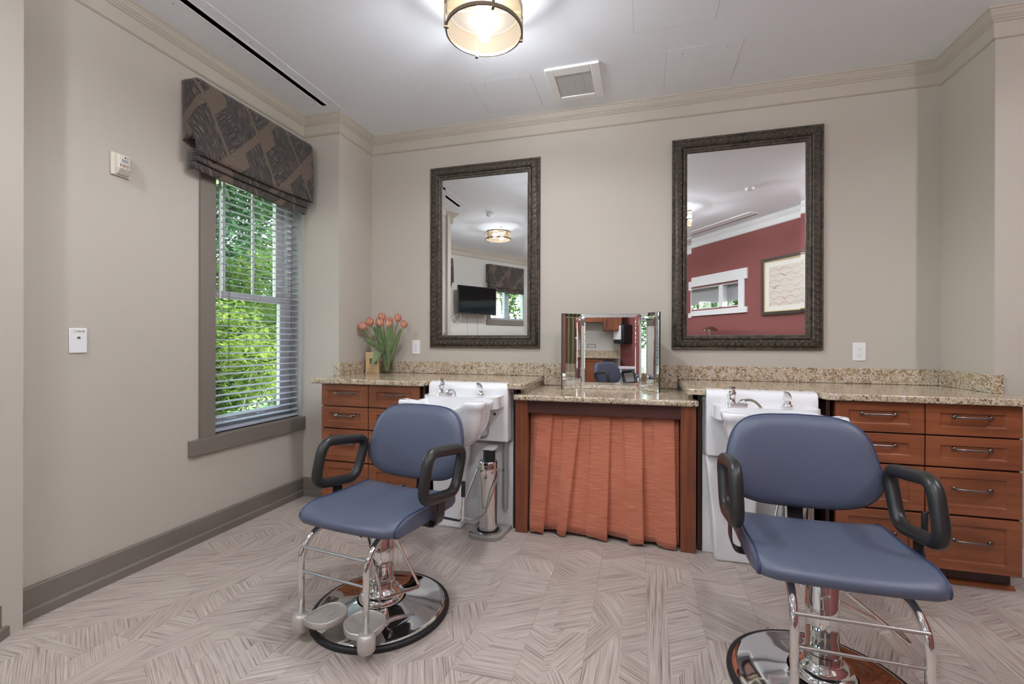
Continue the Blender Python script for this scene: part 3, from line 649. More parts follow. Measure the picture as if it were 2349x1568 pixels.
g = G(); g.prism(rnd([(-.765, 2.705), (.315, 2.715), (.315, 3.372), (-.765, 3.372)], idx={0: .03, 1: .03}), LB, LT)
c = obj('granite_vanity_top', g, M['granite'], bev=.009, seg=3); tag(c, 'lower granite vanity top holding the folding mirror', 'counter')
t = thing('backsplash', 'beige speckled granite backsplash strip running around the niche', 'backsplash', (-.2, 3.38, CT))
for x0, x1, z in ((XC+.0205, -.7065, CT), (-.7055, .2495, LT+.001), (.2505, XR-.0205, CT)): pb('slab', M['granite'], (x0, YB-.020, z, x1, YB-.0005, BS), parent=t, bev=.003)
pb('side_slab', M['granite'], (XC+.0005, YC-.0005, CT, XC+.020, YB-.0005, BS), parent=t, bev=.003)
pb('side_slab', M['granite'], (XR-.020, YC-.0005, CT, XR-.0005, YB-.0005, BS), parent=t, bev=.003)
pb('end_slab', M['granite'], (-2.238, YC-.020, CT, XC+.020, YC-.001, BS), parent=t, bev=.003)
pb('end_slab', M['granite'], (XR-.020, YC-.020, CT, 1.800, YC-.001, BS), parent=t, bev=.003)

# ------------------------------------------------------------------ drawer cabinets
YF = 2.705
ROWS = [(.746, .894), (.592, .738), (.363, .583), (.092, .353)]
def shaker(g, x0, x1, z0, z1, y, rail=.058, t=.020, rec=.009):
    # frame with mitred inner slope and recessed field
    a, b = rail, rail+.006
    o = [(x0, y, z0), (x1, y, z0), (x1, y, z1), (x0, y, z1)]; i = [(x0+a, y, z0+a*.72), (x1-a, y, z0+a*.72), (x1-a, y, z1-a*.72), (x0+a, y, z1-a*.72)]
    r = [(x0+b, y+rec, z0+b*.72), (x1-b, y+rec, z0+b*.72), (x1-b, y+rec, z1-b*.72), (x0+b, y+rec, z1-b*.72)]; k = [(p[0], y+t, p[2]) for p in o]
    g.add(o+i+r+k, [(j, (j+1) % 4, 4+(j+1) % 4, 4+j) for j in range(4)]+[(4+j, 4+(j+1) % 4, 8+(j+1) % 4, 8+j) for j in range(4)]+[(8, 9, 10, 11)]+[(j, 12+j, 12+(j+1) % 4, (j+1) % 4) for j in range(4)]+[(15, 14, 13, 12)])
    return g
def pull(L=.15):
    g = G(); h = L/2
    g.tube(fillet([(-h+.004, 0, 0), (-h+.004, -.024, 0), (-h+.03, -.030, 0), (h-.03, -.030, 0), (h-.004, -.024, 0), (h-.004, 0, 0)], .012, 4), .0055, 8)
    g.lathe([(.010, -.001), (.0105, -.004), (.007, -.010)], (-h+.004, 0, 0), 12, axis='y'); g.lathe([(.010, -.001), (.0105, -.004), (.007, -.010)], (h-.004, 0, 0), 12, axis='y')
    return mesh('handle', g, M['bronze'], True)
PULL = pull()
def cabinet(x0, x1, label, group, shoe=None):
    t = thing('drawer_cabinet', label, 'cabinet', ((x0+x1)/2, 3.0, 0), 0, group)
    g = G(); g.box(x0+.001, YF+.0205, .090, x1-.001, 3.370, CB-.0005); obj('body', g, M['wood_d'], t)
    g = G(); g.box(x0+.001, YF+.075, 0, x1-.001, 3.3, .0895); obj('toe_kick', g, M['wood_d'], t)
    for z0, z1 in ROWS:
        g = G(); shaker(g, x0+.003, x1-.003, z0, z1, YF); d = obj('drawer', g, M['wood_h'], t, bev=.0015)
        h = obj('handle', PULL, None, d); h.location = ((x0+x1)/2, YF+.009, (z0+z1)/2+.015)
    return t
cabinet(-2.165, -1.786, 'cherry four-drawer cabinet beside the window column', 'cherry drawer cabinets')
cabinet(-1.786, -1.400, 'cherry four-drawer cabinet between its window-side twin and a wash basin', 'cherry drawer cabinets')
cabinet(.966, 1.350, 'cherry four-drawer cabinet touching the wash basin farther from the window', 'cherry drawer cabinets')
cabinet(1.350, 1.732, 'cherry four-drawer cabinet in the niche corner farthest from the window', 'cherry drawer cabinets')
for nm, x0, x1, lab in (('shoe_moulding', .966, 1.738, 'cherry quarter-round strip on the floor before the drawers farthest from the window'), ('shoe_moulding', -2.165, -1.40, 'cherry quarter-round strip on the floor before the drawers by the window column')):
    g = G(); yk = YF+.075; g.loft([[(x, yk-.0005, .0), (x, yk-.022, 0), (x, yk-.020, .010), (x, yk-.012, .018), (x, yk-.0005, .020)] for x in (x0, x1)]); o = obj(nm, g, wood('shoe_wood', 'x', (120, 66, 36), (160, 96, 56)) if x0 > 0 else bpy.data.materials['shoe_wood'], None, True); tag(o, lab, 'moulding')
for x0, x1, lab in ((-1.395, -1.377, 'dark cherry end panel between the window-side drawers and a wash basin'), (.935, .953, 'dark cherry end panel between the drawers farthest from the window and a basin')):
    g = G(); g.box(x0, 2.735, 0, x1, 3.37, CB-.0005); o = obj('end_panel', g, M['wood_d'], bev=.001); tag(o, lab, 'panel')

# ------------------------------------------------------------------ vanity table with pleated skirt
t = thing('vanity_table', 'cherry vanity frame with two square legs behind a rust skirt', 'table', (-.22, 2.8, 0))
for x0, x1 in ((-.755, -.678), (.221, .303)): pb('leg', M['wood_v'], (x0, 2.745, 0, x1, 2.815, LB-.0005), parent=t, bev=.0015)
pb('apron', M['wood_apron'], (-.6775, 2.752, .752, .2205, 2.772, LB-.0005), parent=t, bev=.0015)
pb('side_panel', M['wood_d'], (-.755, 2.8155, 0, -.735, 3.372, LB-.0005), parent=t); pb('side_panel', M['wood_d'], (.283, 2.8155, 0, .303, 3.372, LB-.0005), parent=t)
for x0, x1, lab in ((-.779, -.766, 'dark cherry filler strip beside the vanity leg nearer the window'), (.316, .338, 'dark cherry filler strip beside the vanity leg farther from the window')):
    g = G(); g.box(x0, 2.80, 0, x1, 3.37, CB-.0005); o = obj('filler_strip', g, M['wood_d']); tag(o, lab, 'panel')
px2x = lambda p: -.675+(p-1211)*(.88/344)
top_l, top_r = [1212, 1231, 1293, 1360, 1433, 1500, 1556], [1269, 1336, 1406, 1478, 1549]
bot_l, bot_r = [1212, 1209, 1280, 1352, 1447, 1510, 1556], [1248, 1303, 1400, 1482, 1553]
rows = []; nz = 16; zt, zb0 = .768, .012
for k in range(nz+1):
    f = k/nz; r = []
    amp = .016+.026*f; y0 = 2.812-.022*f
    L_ = [px2x(a+(b-a)*f) for a, b in zip(top_l, bot_l)]; R_ = [px2x(a+(b-a)*f) for a, b in zip(top_r, bot_r)]
    prof = [(-.672, y0)]
    for i in range(5):
        xl, xr = L_[i+1], R_[i]
        if i == 0: xl = max(xl, -.670)
        wob = .006*f*math.sin(i*2.1+1)
        prof += [(xl, y0-amp*.35-wob), (xl+.010, y0-amp*.75-wob), ((xl+xr)/2, y0-amp*.95-wob), (xr-.004, y0-amp*1.1-wob), (min(xr, .2185), y0-amp*.9-wob), (min(xr-.002, .2185), y0-.002)]
    prof.append((.2165, y0))
    for j, (x, y) in enumerate(prof):
        zb = zb0+.018*math.sin(j*1.7+2)*.5+(.012 if j % 6 in (0, 1) else 0); r.append((x, y, zt+(zb-zt)*f))
    rows.append(r)
g = G(); g.loft(rows, False, False, close=False)
sk = obj('vanity_skirt', g, M['skirt'], None); sm = sk.modifiers.new('s', 'SOLIDIFY'); sm.thickness = .0025; sk.data.polygons.foreach_set('use_smooth', [True]*len(sk.data.polygons)); sk.data.set_sharp_from_angle(angle=math.radians(30))
tag(sk, 'rust orange pleated fabric skirt hanging under the vanity top', 'curtain')

# ------------------------------------------------------------------ framed wall mirrors
def orn_mesh():
    g = G(); n = 10
    def ell(rx, rz, y, cz=0): return [(rx*math.cos(2*PI*i/n), y, cz+rz*math.sin(2*PI*i/n)*(1 if math.sin(2*PI*i/n) > 0 else .8)) for i in range(n)]
    g.loft([ell(.0155, .021, 0), ell(.0145, .0195, -.0045), ell(.011, .015, -.005), ell(.009, .0125, -.0015), ell(.006, .009, -.001), ell(.0045, .007, -.0045), ell(.001, .002, -.006)], False, True)
    for s in (-1, 1):
        g.add([(s*.017, 0, -.018), (s*.0205, 0, .0), (s*.019, 0, .022), (s*.0185, -.004, .004)], [(0, 1, 3), (1, 2, 3), (2, 0, 3)])
    return mesh('ornament', g, M['frame'], True)
ORN = orn_mesh()
def wall_mirror(x0, x1, z0, z1, label):
    t = thing('framed_mirror', label, 'mirror', ((x0+x1)/2, YB, z0), 0, 'ornate framed wall mirrors')
    prof = [(0, 0), (0, .016), (.004, .022), (.012, .020), (.016, .024), (.030, .034), (.048, .037), (.060, .033), (.067, .022), (.070, .020), (.073, .026), (.080, .027), (.086, .023), (.089, .017), (.098, .015), (.100, .010), (.100, 0)]
    rings = []
    for sx, sz in ((0, 0), (1, 0), (1, 1), (0, 1), (0, 0)):
        rings.append([((x0+o if sx == 0 else x1-o), YB-.001-h, (z0+o if sz == 0 else z1-o)) for o, h in prof])
    g = G(); g.loft(rings, False, False); obj('frame', g, M['frame'], t, True)
    yg = YB-.004; i = .099; b = .030; dy = .0011
    o = [(x0+i, yg, z0+i), (x1-i, yg, z0+i), (x1-i, yg, z1-i), (x0+i, yg, z1-i)]; q = [(x0+i+b, yg-dy, z0+i+b), (x1-i-b, yg-dy, z0+i+b), (x1-i-b, yg-dy, z1-i-b), (x0+i+b, yg-dy, z1-i-b)]
    g = G(); g.add(q, [(0, 1, 2, 3)]); gl = obj('mirror_glass', g, M['mirror'], t)
    g = G(); g.add(o+q, [(j, (j+1) % 4, 4+(j+1) % 4, 4+j) for j in range(4)]); obj('bevelled_edge', g, M['mirror'], gl)
    W_, H_ = x1-x0, z1-z0; nx, nz_ = 21, 34; px_, pz_ = (W_-.10)/nx, (H_-.10)/nz_
    for k in range(nx):
        x = x0+.05+px_*(k+.5)
        for z, r in ((z0+.045, 0), (z1-.045, PI)): o = obj('ornament', ORN, None, t); o.location = (x, YB-.036, z); o.rotation_euler = (0, r, 0)
    for k in range(nz_):
        z = z0+.05+pz_*(k+.5)
        for x, r in ((x0+.045, PI/2), (x1-.045, -PI/2)): o = obj('ornament', ORN, None, t); o.location = (x, YB-.036, z); o.rotation_euler = (0, r, 0)
    return t
wall_mirror(-1.656, -.740, 1.145, 2.603, 'tall dark ornate framed mirror above the counter with the tulips')
wall_mirror(.210, 1.139, 1.145, 2.613, 'tall dark ornate framed mirror reflecting the red wall')

# ------------------------------------------------------------------ folding table mirror
t = thing('folding_mirror', 'frameless three-wing folding table mirror on the lower vanity top', 'mirror', (-.2, 3.2, LT))
def mpanel(a, b, nm):
    a, b = Vector(a), Vector(b); d = (b-a).normalized(); n = Vector((d.y, -d.x)); z0, z1 = LT+.0005, 1.392; L = (b-a).length; th = .014
    P = lambda s, o, z: (a.x+d.x*s+n.x*o, a.y+d.y*s+n.y*o, z)
    g = G(); g.add([P(0, 0, z0), P(L, 0, z0), P(L, -th, z0), P(0, -th, z0), P(0, 0, z1), P(L, 0, z1), P(L, -th, z1), P(0, -th, z1)], [(0, 3, 2, 1), (4, 5, 6, 7), (1, 2, 6, 5), (2, 3, 7, 6), (3, 0, 4, 7), (0, 1, 5, 4)])
    p = obj(nm, g, M['mirror_edge'], t)
    o1, o2, bw, h = .0008, .0044, .024, z1-z0
    q = lambda e, o: [P(e, o, z0+e), P(L-e, o, z0+e), P(L-e, o, z1-e), P(e, o, z1-e)]
    g = G(); g.add(q(.001, o1)+q(bw, o2), [(j, (j+1) % 4, 4+(j+1) % 4, 4+j) for j in range(4)]); obj('bevelled_edge', g, M['mirror'], p)
    g = G(); g.add(q(bw, o2)+q(bw+.002, o2-.0016), [(j, (j+1) % 4, 4+(j+1) % 4, 4+j) for j in range(4)]+[(4, 5, 6, 7)]); obj('mirror_glass', g, M['mirror'], p)
hl, hr = (-.406, 3.226), (-.010, 3.2435)
mpanel(hl, hr, 'centre_panel'); mpanel((-.522, 3.115), (hl[0]-.001, hl[1]-.001), 'wing_panel'); mpanel((hr[0]+.001, hr[1]-.001), (.113, 3.085), 'wing_panel')
for hx, hy in (hl, hr):
    for z in (.93, 1.33): g = G(); g.tube([(hx, hy-.003, z-.02), (hx, hy-.003, z+.02)], .004, 8); obj('hinge', g, M['steel'], t, True)

# ------------------------------------------------------------------ outlets
for x, z, lab in ((-1.787, 1.147, 'white duplex wall outlet between the tulips and the framed mirror'), (1.342, 1.137, 'white duplex wall outlet between a framed mirror and the niche corner')):
    t = thing('wall_outlet', lab, 'outlet', (x, YB, z), 0, 'wall outlets')
    pb('cover_plate', M['white'], (x-.036, YB-.006, z-.058, x+.036, YB-.0002, z+.058), parent=t, bev=.003)
    pb('receptacle', M['white'], (x-.017, YB-.0085, z-.034, x+.017, YB-.006, z+.034), parent=t, bev=.001)
    for dz in (-.017, .017):
        g = G(); g.box(x-.008, YB-.0089, z+dz-.002, x-.006, YB-.0085, z+dz+.005); g.box(x+.006, YB-.0089, z+dz-.002, x+.008, YB-.0085, z+dz+.005); g.lathe([(.0025, -.0004), (.0025, 0)], (x, YB-.0085, z+dz-.008), 8, axis='y'); obj('slots', g, M['dgrey'], t)

# ------------------------------------------------------------------ tulips, vase, card
vx, vy = -1.975, 3.262
t = thing('glass_vase', 'clear flared glass vase of water holding the tulips', 'vase', (vx, vy, CT))
def sq(w, z, rot=.35, n=24):
    out = []
    for i in range(n):
        a = 2*PI*i/n; c, s = math.cos(a), math.sin(a); k = w/((abs(c)**4+abs(s)**4)**.25); x, y = k*c, k*s; out.append((vx+x*math.cos(rot)-y*math.sin(rot), vy+x*math.sin(rot)+y*math.cos(rot), z))
    return out
g = G(); VP = [(.047, CT+.0005), (.050, CT+.01), (.047, CT+.04), (.045, CT+.07), (.052, CT+.12), (.062, CT+.16), (.072, CT+.188)]
g.loft([sq(w, z) for w, z in VP], True, False); g.loft([sq(w-.004, z+.012) for w, z in VP[:-1]]+[sq(.068, CT+.188)], True, False); obj('glass_body', g, M['vase'], t, True)
g = G(); g.loft([sq(.041, CT+.014), sq(.041, CT+.06), sq(.042, CT+.085)]); obj('water', g, glass_mat('water', (.95, .97, .94, 1)), t, True)
def petal_bloom(c, ax, r, h, op):
    g = G(); ax = Vector(ax).normalized(); e1 = ax.orthogonal().normalized(); e2 = ax.cross(e1)
    for k in range(6):
        a0 = k*PI/3; rr = r*(1 if k % 2 == 0 else .86); pts = []
        for i in range(6):
            v = i/5; wid = math.sin(PI*(v*.86+.08))**.9*.54; bul = math.sin(PI*min(1, v*.8+.12))+(op+.25)*v*.42
            row = []
            for j in range(5):
                u = (j/4-.5)*2*wid; q = e1*math.cos(a0+u)+e2*math.sin(a0+u); row.append(Vector(c)+ax*(h*v)+q*(rr*bul))
            pts.append(row)
        vs_ = [p for rw in pts for p in rw]; g.add(vs_, [(i*5+j, i*5+j+1, (i+1)*5+j+1, (i+1)*5+j) for i in range(5) for j in range(4)])
    return g
TU = [(-2.150, 3.20, 1.315, .5), (-2.125, 3.26, 1.345, .3), (-2.100, 3.22, 1.350, .3), (-2.065, 3.29, 1.338, .1), (-2.015, 3.25, 1.388, .3), (-1.995, 3.19, 1.345, .5), (-1.962, 3.27, 1.358, .1), (-1.878, 3.25, 1.378, .2), (-1.925, 3.20, 1.335, .5), (-1.822, 3.24, 1.328, .0)]
rng = random.Random(3)
def blade(g, p0, p1, p2, w, side):
    p0, p1, p2, side = Vector(p0), Vector(p1), Vector(p2), Vector(side); n = 9; vs_ = []
    for i in range(n):
        t = i/(n-1); p = p0*(1-t)**2+p1*2*t*(1-t)+p2*t*t; ww = w*(math.sin(PI*(t*.9+.08))**.7); tan = (p1-p0)*(1-t)+(p2-p1)*t; s = side-tan*(side.dot(tan)/max(1e-6, tan.length_squared)); s.normalize(); nn = s.cross(tan).normalized()
        vs_ += [p-s*ww, p+nn*ww*.28, p+s*ww]
    g.add(vs_, [(i*3+j, i*3+j+1, (i+1)*3+j+1, (i+1)*3+j) for i in range(n-1) for j in range(2)])
for i, (x, y, z, op) in enumerate(TU):
    t = thing('tulip', 'coral pink tulip in the glass vase', 'tulip', (vx, vy, CT+.03), 0, 'tulips in the vase')
    b = Vector((vx+rng.uniform(-.02, .02), vy+rng.uniform(-.02, .02), CT+.02)); e = Vector((x, y, z-.03)); m = Vector((vx+(x-vx)*.32, vy+(y-vy)*.3, (b.z+e.z)/2+.03))
    pts = [b*(1-k/8)**2+m*2*(k/8)*(1-k/8)+e*(k/8)**2 for k in range(9)]
    g = G(); g.tube(pts, .0038, 6); obj('stem', g, M['stem'], t, True)
    o = obj('bloom', petal_bloom(e, (e-m)*.6+Vector((0, -.05, .12)), .027+.004*op, .070, op), M['petal'], t, 'all')
LV = [((-1.99, 3.25, 1.12), (-2.04, 3.22, 1.25), (-2.03, 3.21, 1.36), .022), ((-1.96, 3.24, 1.10), (-1.93, 3.2, 1.25), (-1.895, 3.18, 1.36), .028), ((-1.99, 3.23, 1.10), (-2.0, 3.17, 1.16), (-2.045, 3.14, .995), .030), ((-2.0, 3.25, 1.10), (-2.07, 3.2, 1.19), (-2.13, 3.17, 1.20), .022),
      ((-1.97, 3.26, 1.08), (-1.95, 3.25, 1.22), (-1.955, 3.24, 1.34), .024), ((-2.0, 3.27, 1.08), (-2.06, 3.27, 1.2), (-2.10, 3.26, 1.32), .018), ((-1.95, 3.27, 1.08), (-1.91, 3.27, 1.16), (-1.86, 3.27, 1.30), .018), ((-2.01, 3.24, 1.12), (-2.1, 3.2, 1.26), (-2.19, 3.12, 1.245), .006)]
for k, (a, b, c_, w) in enumerate(LV):
    g = G(); blade(g, (vx+(a[0]-vx)*.3, vy+(a[1]-vy)*.3, CT+.05), a, (Vector(b)), w*.4, (1, .2, 0)); blade(g, a, b, c_, w, (1, .35, 0))
    o = obj('tulip_leaf', g, M['leafg'], None, 'all'); tag(o, 'long green tulip leaf standing in the glass vase', 'leaf', 'leaves in the vase')
t = thing('greeting_card', 'tan folded card with dotted rows and small photo leaning behind the vase', 'card', (-2.11, 3.25, CT))
cx0, cx1, cy0 = -2.162, -2.048, 3.235
g = G(); g.prism([(cx0, cy0), (cx1, cy0+.012), (cx1-.002, cy0+.034), (cx0, cy0+.024)], CT+.0003, CT+.172); cb = obj('card_body', g, M['paper'], t, bev=.001)
fy = lambda x: cy0+(x-cx0)*.012/.114-.0006
def cardmark(nm, x0, z0, x1, z1, m):
    g = G(); g.add([(x0, fy(x0), z0), (x1, fy(x1), z0), (x1, fy(x1), z1), (x0, fy(x0), z1)], [(0, 1, 2, 3)]); obj(nm, g, m, cb)
cardmark('photo', cx0+.034, CT+.074, cx0+.100, CT+.122, M['olive']); cardmark('photo', cx0+.034, CT+.074, cx0+.050, CT+.088, M['yellow']); cardmark('photo', cx0+.050, CT+.080, cx0+.075, CT+.118, M['paper'])
g = G()
for zr in (CT+.145, CT+.055, CT+.036):
    for k in range(6): x = cx0+.018+k*.016; g.add([(x, fy(x), zr), (x+.004, fy(x+.004), zr), (x+.004, fy(x+.004), zr+.004), (x, fy(x), zr+.004)], [(0, 1, 2, 3)])
x = cx0+.012; g.add([(x, fy(x), CT+.008), (x+.09, fy(x+.09), CT+.008), (x+.09, fy(x+.09), CT+.010), (x, fy(x), CT+.010)], [(0, 1, 2, 3)]); obj('printed_dots', g, M['ink'], cb)

# ------------------------------------------------------------------ shampoo basin units
def basin(cx, label):
    t = thing('wash_basin', label, 'wash basin', (cx, 2.75, 0), 0, 'white salon wash basins'); X = lambda x: cx+x
    k = dict(parent=t)
    g = G(); prof = [(2.700, .57), (2.700, .885), (2.704, .912), (2.716, .927), (2.735, .932), (2.780, .932), (2.780, .57)]
    g.loft([[(X(x), y, z) for y, z in prof] for x in (.27, -.27)]); obj('back_panel', g, M['acrylic'], t, bev=.006, seg=3)
    pb('stand', M['acrylic'], (X(-.28), 2.790, 0, X(.28), 2.850, .885), bev=.002, **k)
    pb('slide_rail', M['grey'], (X(.262), 2.7805, .56, X(.279), 2.7895, .87), (X(-.279), 2.7805, .56, X(-.262), 2.7895, .87), bev=.001, **k)
    pb('mount_bracket', M['grey'], (X(.02), 2.765, .540, X(.26), 2.7895, .5695), bev=.002, **k)
    rg = lambda x0, x1, y0, y1, z: [(X(x0), y0, z), (X(x1), y0, z), (X(x1), y1, z), (X(x0), y1, z)]
    g = G(); g.loft([rg(-.225, -.035, 2.690, 2.7895, 0), rg(-.228, -.03, 2.690, 2.7895, .06), rg(-.24, -.02, 2.705, 2.7895, .25), rg(-.262, .0, 2.735, 2.7895, .50), rg(-.268, .0, 2.755, 2.7895, .555)]); obj('pedestal_cover', g, M['acrylic'], t, bev=.012, seg=3)
    g = G(); g.tube([(X(.235), 2.772, .565), (X(.235), 2.772, .13)], .017, 14); obj('drain_pipe', g, M['grey'], t, True)
    # bowl
    g = G(); g.prism(rnd([(X(-.245), 2.6995), (X(-.245), 2.555), (X(-.15), 2.515), (X(.15), 2.515), (X(.245), 2.555), (X(.245), 2.6995)], idx={1: .06, 2: .05, 3: .05, 4: .06}), .792, .862); obj('deck', g, M['ceramic'], t, bev=.016, seg=4, ang=60)
    oc = [(-.205, 2.64), (-.232, 2.52), (-.220, 2.43), (-.258, 2.345), (-.252, 2.262), (-.17, 2.252), (-.10, 2.31), (.10, 2.31), (.17, 2.252), (.252, 2.262), (.258, 2.345), (.220, 2.43), (.232, 2.52), (.205, 2.64)]
    ol = [(p.x, p.y) for p in fillet([(a, b, 0) for a, b in oc], .05, 4, closed=True)]
    def rz(x, y):
        z = .846 if y > 2.43 else .846+.022*min(1, (2.43-y)/.10)
        if y < 2.36: z -= .055*max(0, 1-(abs(x)/.16)**2)
        return z
    ring = lambda sx, sy, c, dz: [(X(x*sx), c+(y-c)*sy, rz(x, y)+dz) for x, y in ol]
    g = G()
    outer = [ring(.25, .25, 2.47, -.262), ring(.50, .5, 2.47, -.252), ring(.70, .70, 2.47, -.215), ring(.84, .85, 2.47, -.15), ring(.92, .93, 2.47, -.08), ring(.94, .95, 2.47, -.045), ring(.985, .985, 2.47, -.036), ring(1, 1, 2.47, -.024), ring(1, 1, 2.47, -.010), ring(.985, .985, 2.47, 0)]
    inner = [ring(.90, .84, 2.43, 0), ring(.87, .80, 2.43, -.008), ring(.82, .74, 2.43, -.06), ring(.66, .6, 2.43, -.14), ring(.4, .35, 2.43, -.19), ring(.05, .05, 2.43, -.205)]
    g.loft(outer+inner); obj('bowl', g, M['ceramic'], t, 'all')
    zd = .8625
    # vacuum breaker and hose
    b = X(-.150); y = 2.645; f = G(); f.prism([(b+.055*math.cos(a)*1.0+.022, y+.022*math.sin(a)) for a in [2*PI*i/20 for i in range(20)]], zd, zd+.010); f.lathe([(.019, zd+.010), (.016, zd+.020), (.015, zd+.045), (.019, zd+.052), (.019, zd+.066), (.014, zd+.072), (.014, zd+.082), (.020, zd+.086), (.020, zd+.095), (.008, zd+.097)], (b, y, 0), 14)
    f.tube([(b+.035, y-.003, zd+.008), (b+.045, y-.012, zd+.022), (b+.058, y-.022, zd+.028)], [.012, .012, .009], 10); obj('vacuum_breaker', f, M['chrome'], t, True)
    h = G(); h.tube([Vector((b+.056, y-.020, zd+.027))*(1-u)**2+Vector((b+.100, y-.03, zd+.045))*2*u*(1-u)+Vector((b+.125, y-.075, zd-.01))*u*u for u in [i/10 for i in range(11)]], .0065, 8); obj('spray_hose', h, M['hose'] if cx < 0 else M['hose_dark'], t, True)
    b = X(.110); f = G(); f.lathe([(.026, zd), (.024, zd+.008), (.018, zd+.014), (.017, zd+.030)], (b, y, 0), 16)
    f.loft([[(b+sx*.016, y+sy*.014, zd+.028) for sx, sy in ((-1, -1), (1, -1), (1, 1), (-1, 1))], [(b+sx*.019-.002, y+sy*.016-.004, zd+.045) for sx, sy in ((-1, -1), (1, -1), (1, 1), (-1, 1))], [(b+sx*.015-.006, y+sy*.014-.010, zd+.066) for sx, sy in ((-1, -1), (1, -1), (1, 1), (-1, 1))], [(b+sx*.010-.013, y+sy*.010-.018, zd+.080) for sx, sy in ((-1, -1), (1, -1), (1, 1), (-1, 1))]]); obj('mixer_tap', f, M['chrome'], t, True, bev=.004)
    g = G(); g.lathe([(.009, -.003), (.009, 0)], (X(.185), 2.700, .742), 12, axis='y'); obj('bolt_cap', g, M['dgrey'], t)
    g = G(); g.tube([(X(.150), 2.672, .725), (X(.150), 2.672, .665)], .0085, 10); g.tube([(X(.150), 2.672, .690), (X(.150), 2.672, .672)], .013, 10); obj('hose_fitting', g, M['steel'], t, True)
    g = G(); g.tube([Vector(p) for p in fillet([(X(.150), 2.672, .665), (X(.148), 2.672, .605), (X(.09), 2.66, .592), (X(.04), 2.63, .65)], .05, 5)], .008, 8); obj('supply_hose', g, M['hose'], t, True)
    # lift cylinder with foot pedal
    qx, qy = X(.153), 2.672
    g = G(); g.prism(rnd([(qx-.105, qy-.02), (qx-.10, qy-.10), (qx, qy-.115), (qx+.10, qy-.10), (qx+.110, qy-.02), (qx+.122, qy+.112), (qx-.105, qy+.112)], idx={0: .04, 1: .05, 2: .03, 3: .05, 4: .03}), 0, .024); obj('pump_base', g, mat('grey_cast_base', lin(150, 147, 140), .5) if cx < 0 else bpy.data.materials['grey_cast_base'], t, bev=.004)
    g = G(); g.lathe([(.085, .024), (.085, .030), (.07, .031)], (qx, qy, 0), 32, False, False); obj('base_ring', g, M['steel'], t, True)
    g = G(); g.lathe([(.066, .0245), (.066, .036), (.058, .038)], (qx, qy, 0), 28); obj('base_seal', g, M['rubber'], t, True)
    g = G(); g.lathe([(.058, .038), (.058, .345), (.0588, .347), (.0588, .450), (.055, .456)], (qx, qy, 0), 36); obj('pump_cylinder', g, M['chrome'], t, True)
    g = G(); g.lathe([(.037, .456), (.037, .520), (.034, .522)], (qx+.006, qy, 0), 28); obj('piston_seal', g, M['rubber'], t, True)
    pb('piston_head', M['acrylic'], (qx-.025, qy-.03, .522, qx+.045, qy+.09, .5395), bev=.008, **k)
    g = G(); g.tube(fillet([(qx+.075, qy, .402), (qx+.02, qy-.12, .165), (qx-.05, qy-.135, .128), (qx-.15, qy-.11, .14), (qx-.068, qy, .402)], .03, 4), .0055, 8); obj('foot_pedal', g, M['steel'], t, True)
    g = G(); g.tube([(qx+.05, qy, .402), (qx+.098, qy, .402)], .006, 8); g.tube([(qx+.092, qy, .402), (qx+.100, qy, .402)], .011, 10); g.tube([(qx-.075, qy, .402), (qx-.05, qy, .402)], .006, 8); obj('pedal_pivot', g, M['chrome'], t, True)
    return t
basin(-1.063, 'white wash basin with chrome lift cylinder, nearer the window')
basin(.621, 'white wash basin with brown spray hose, farther from the window')

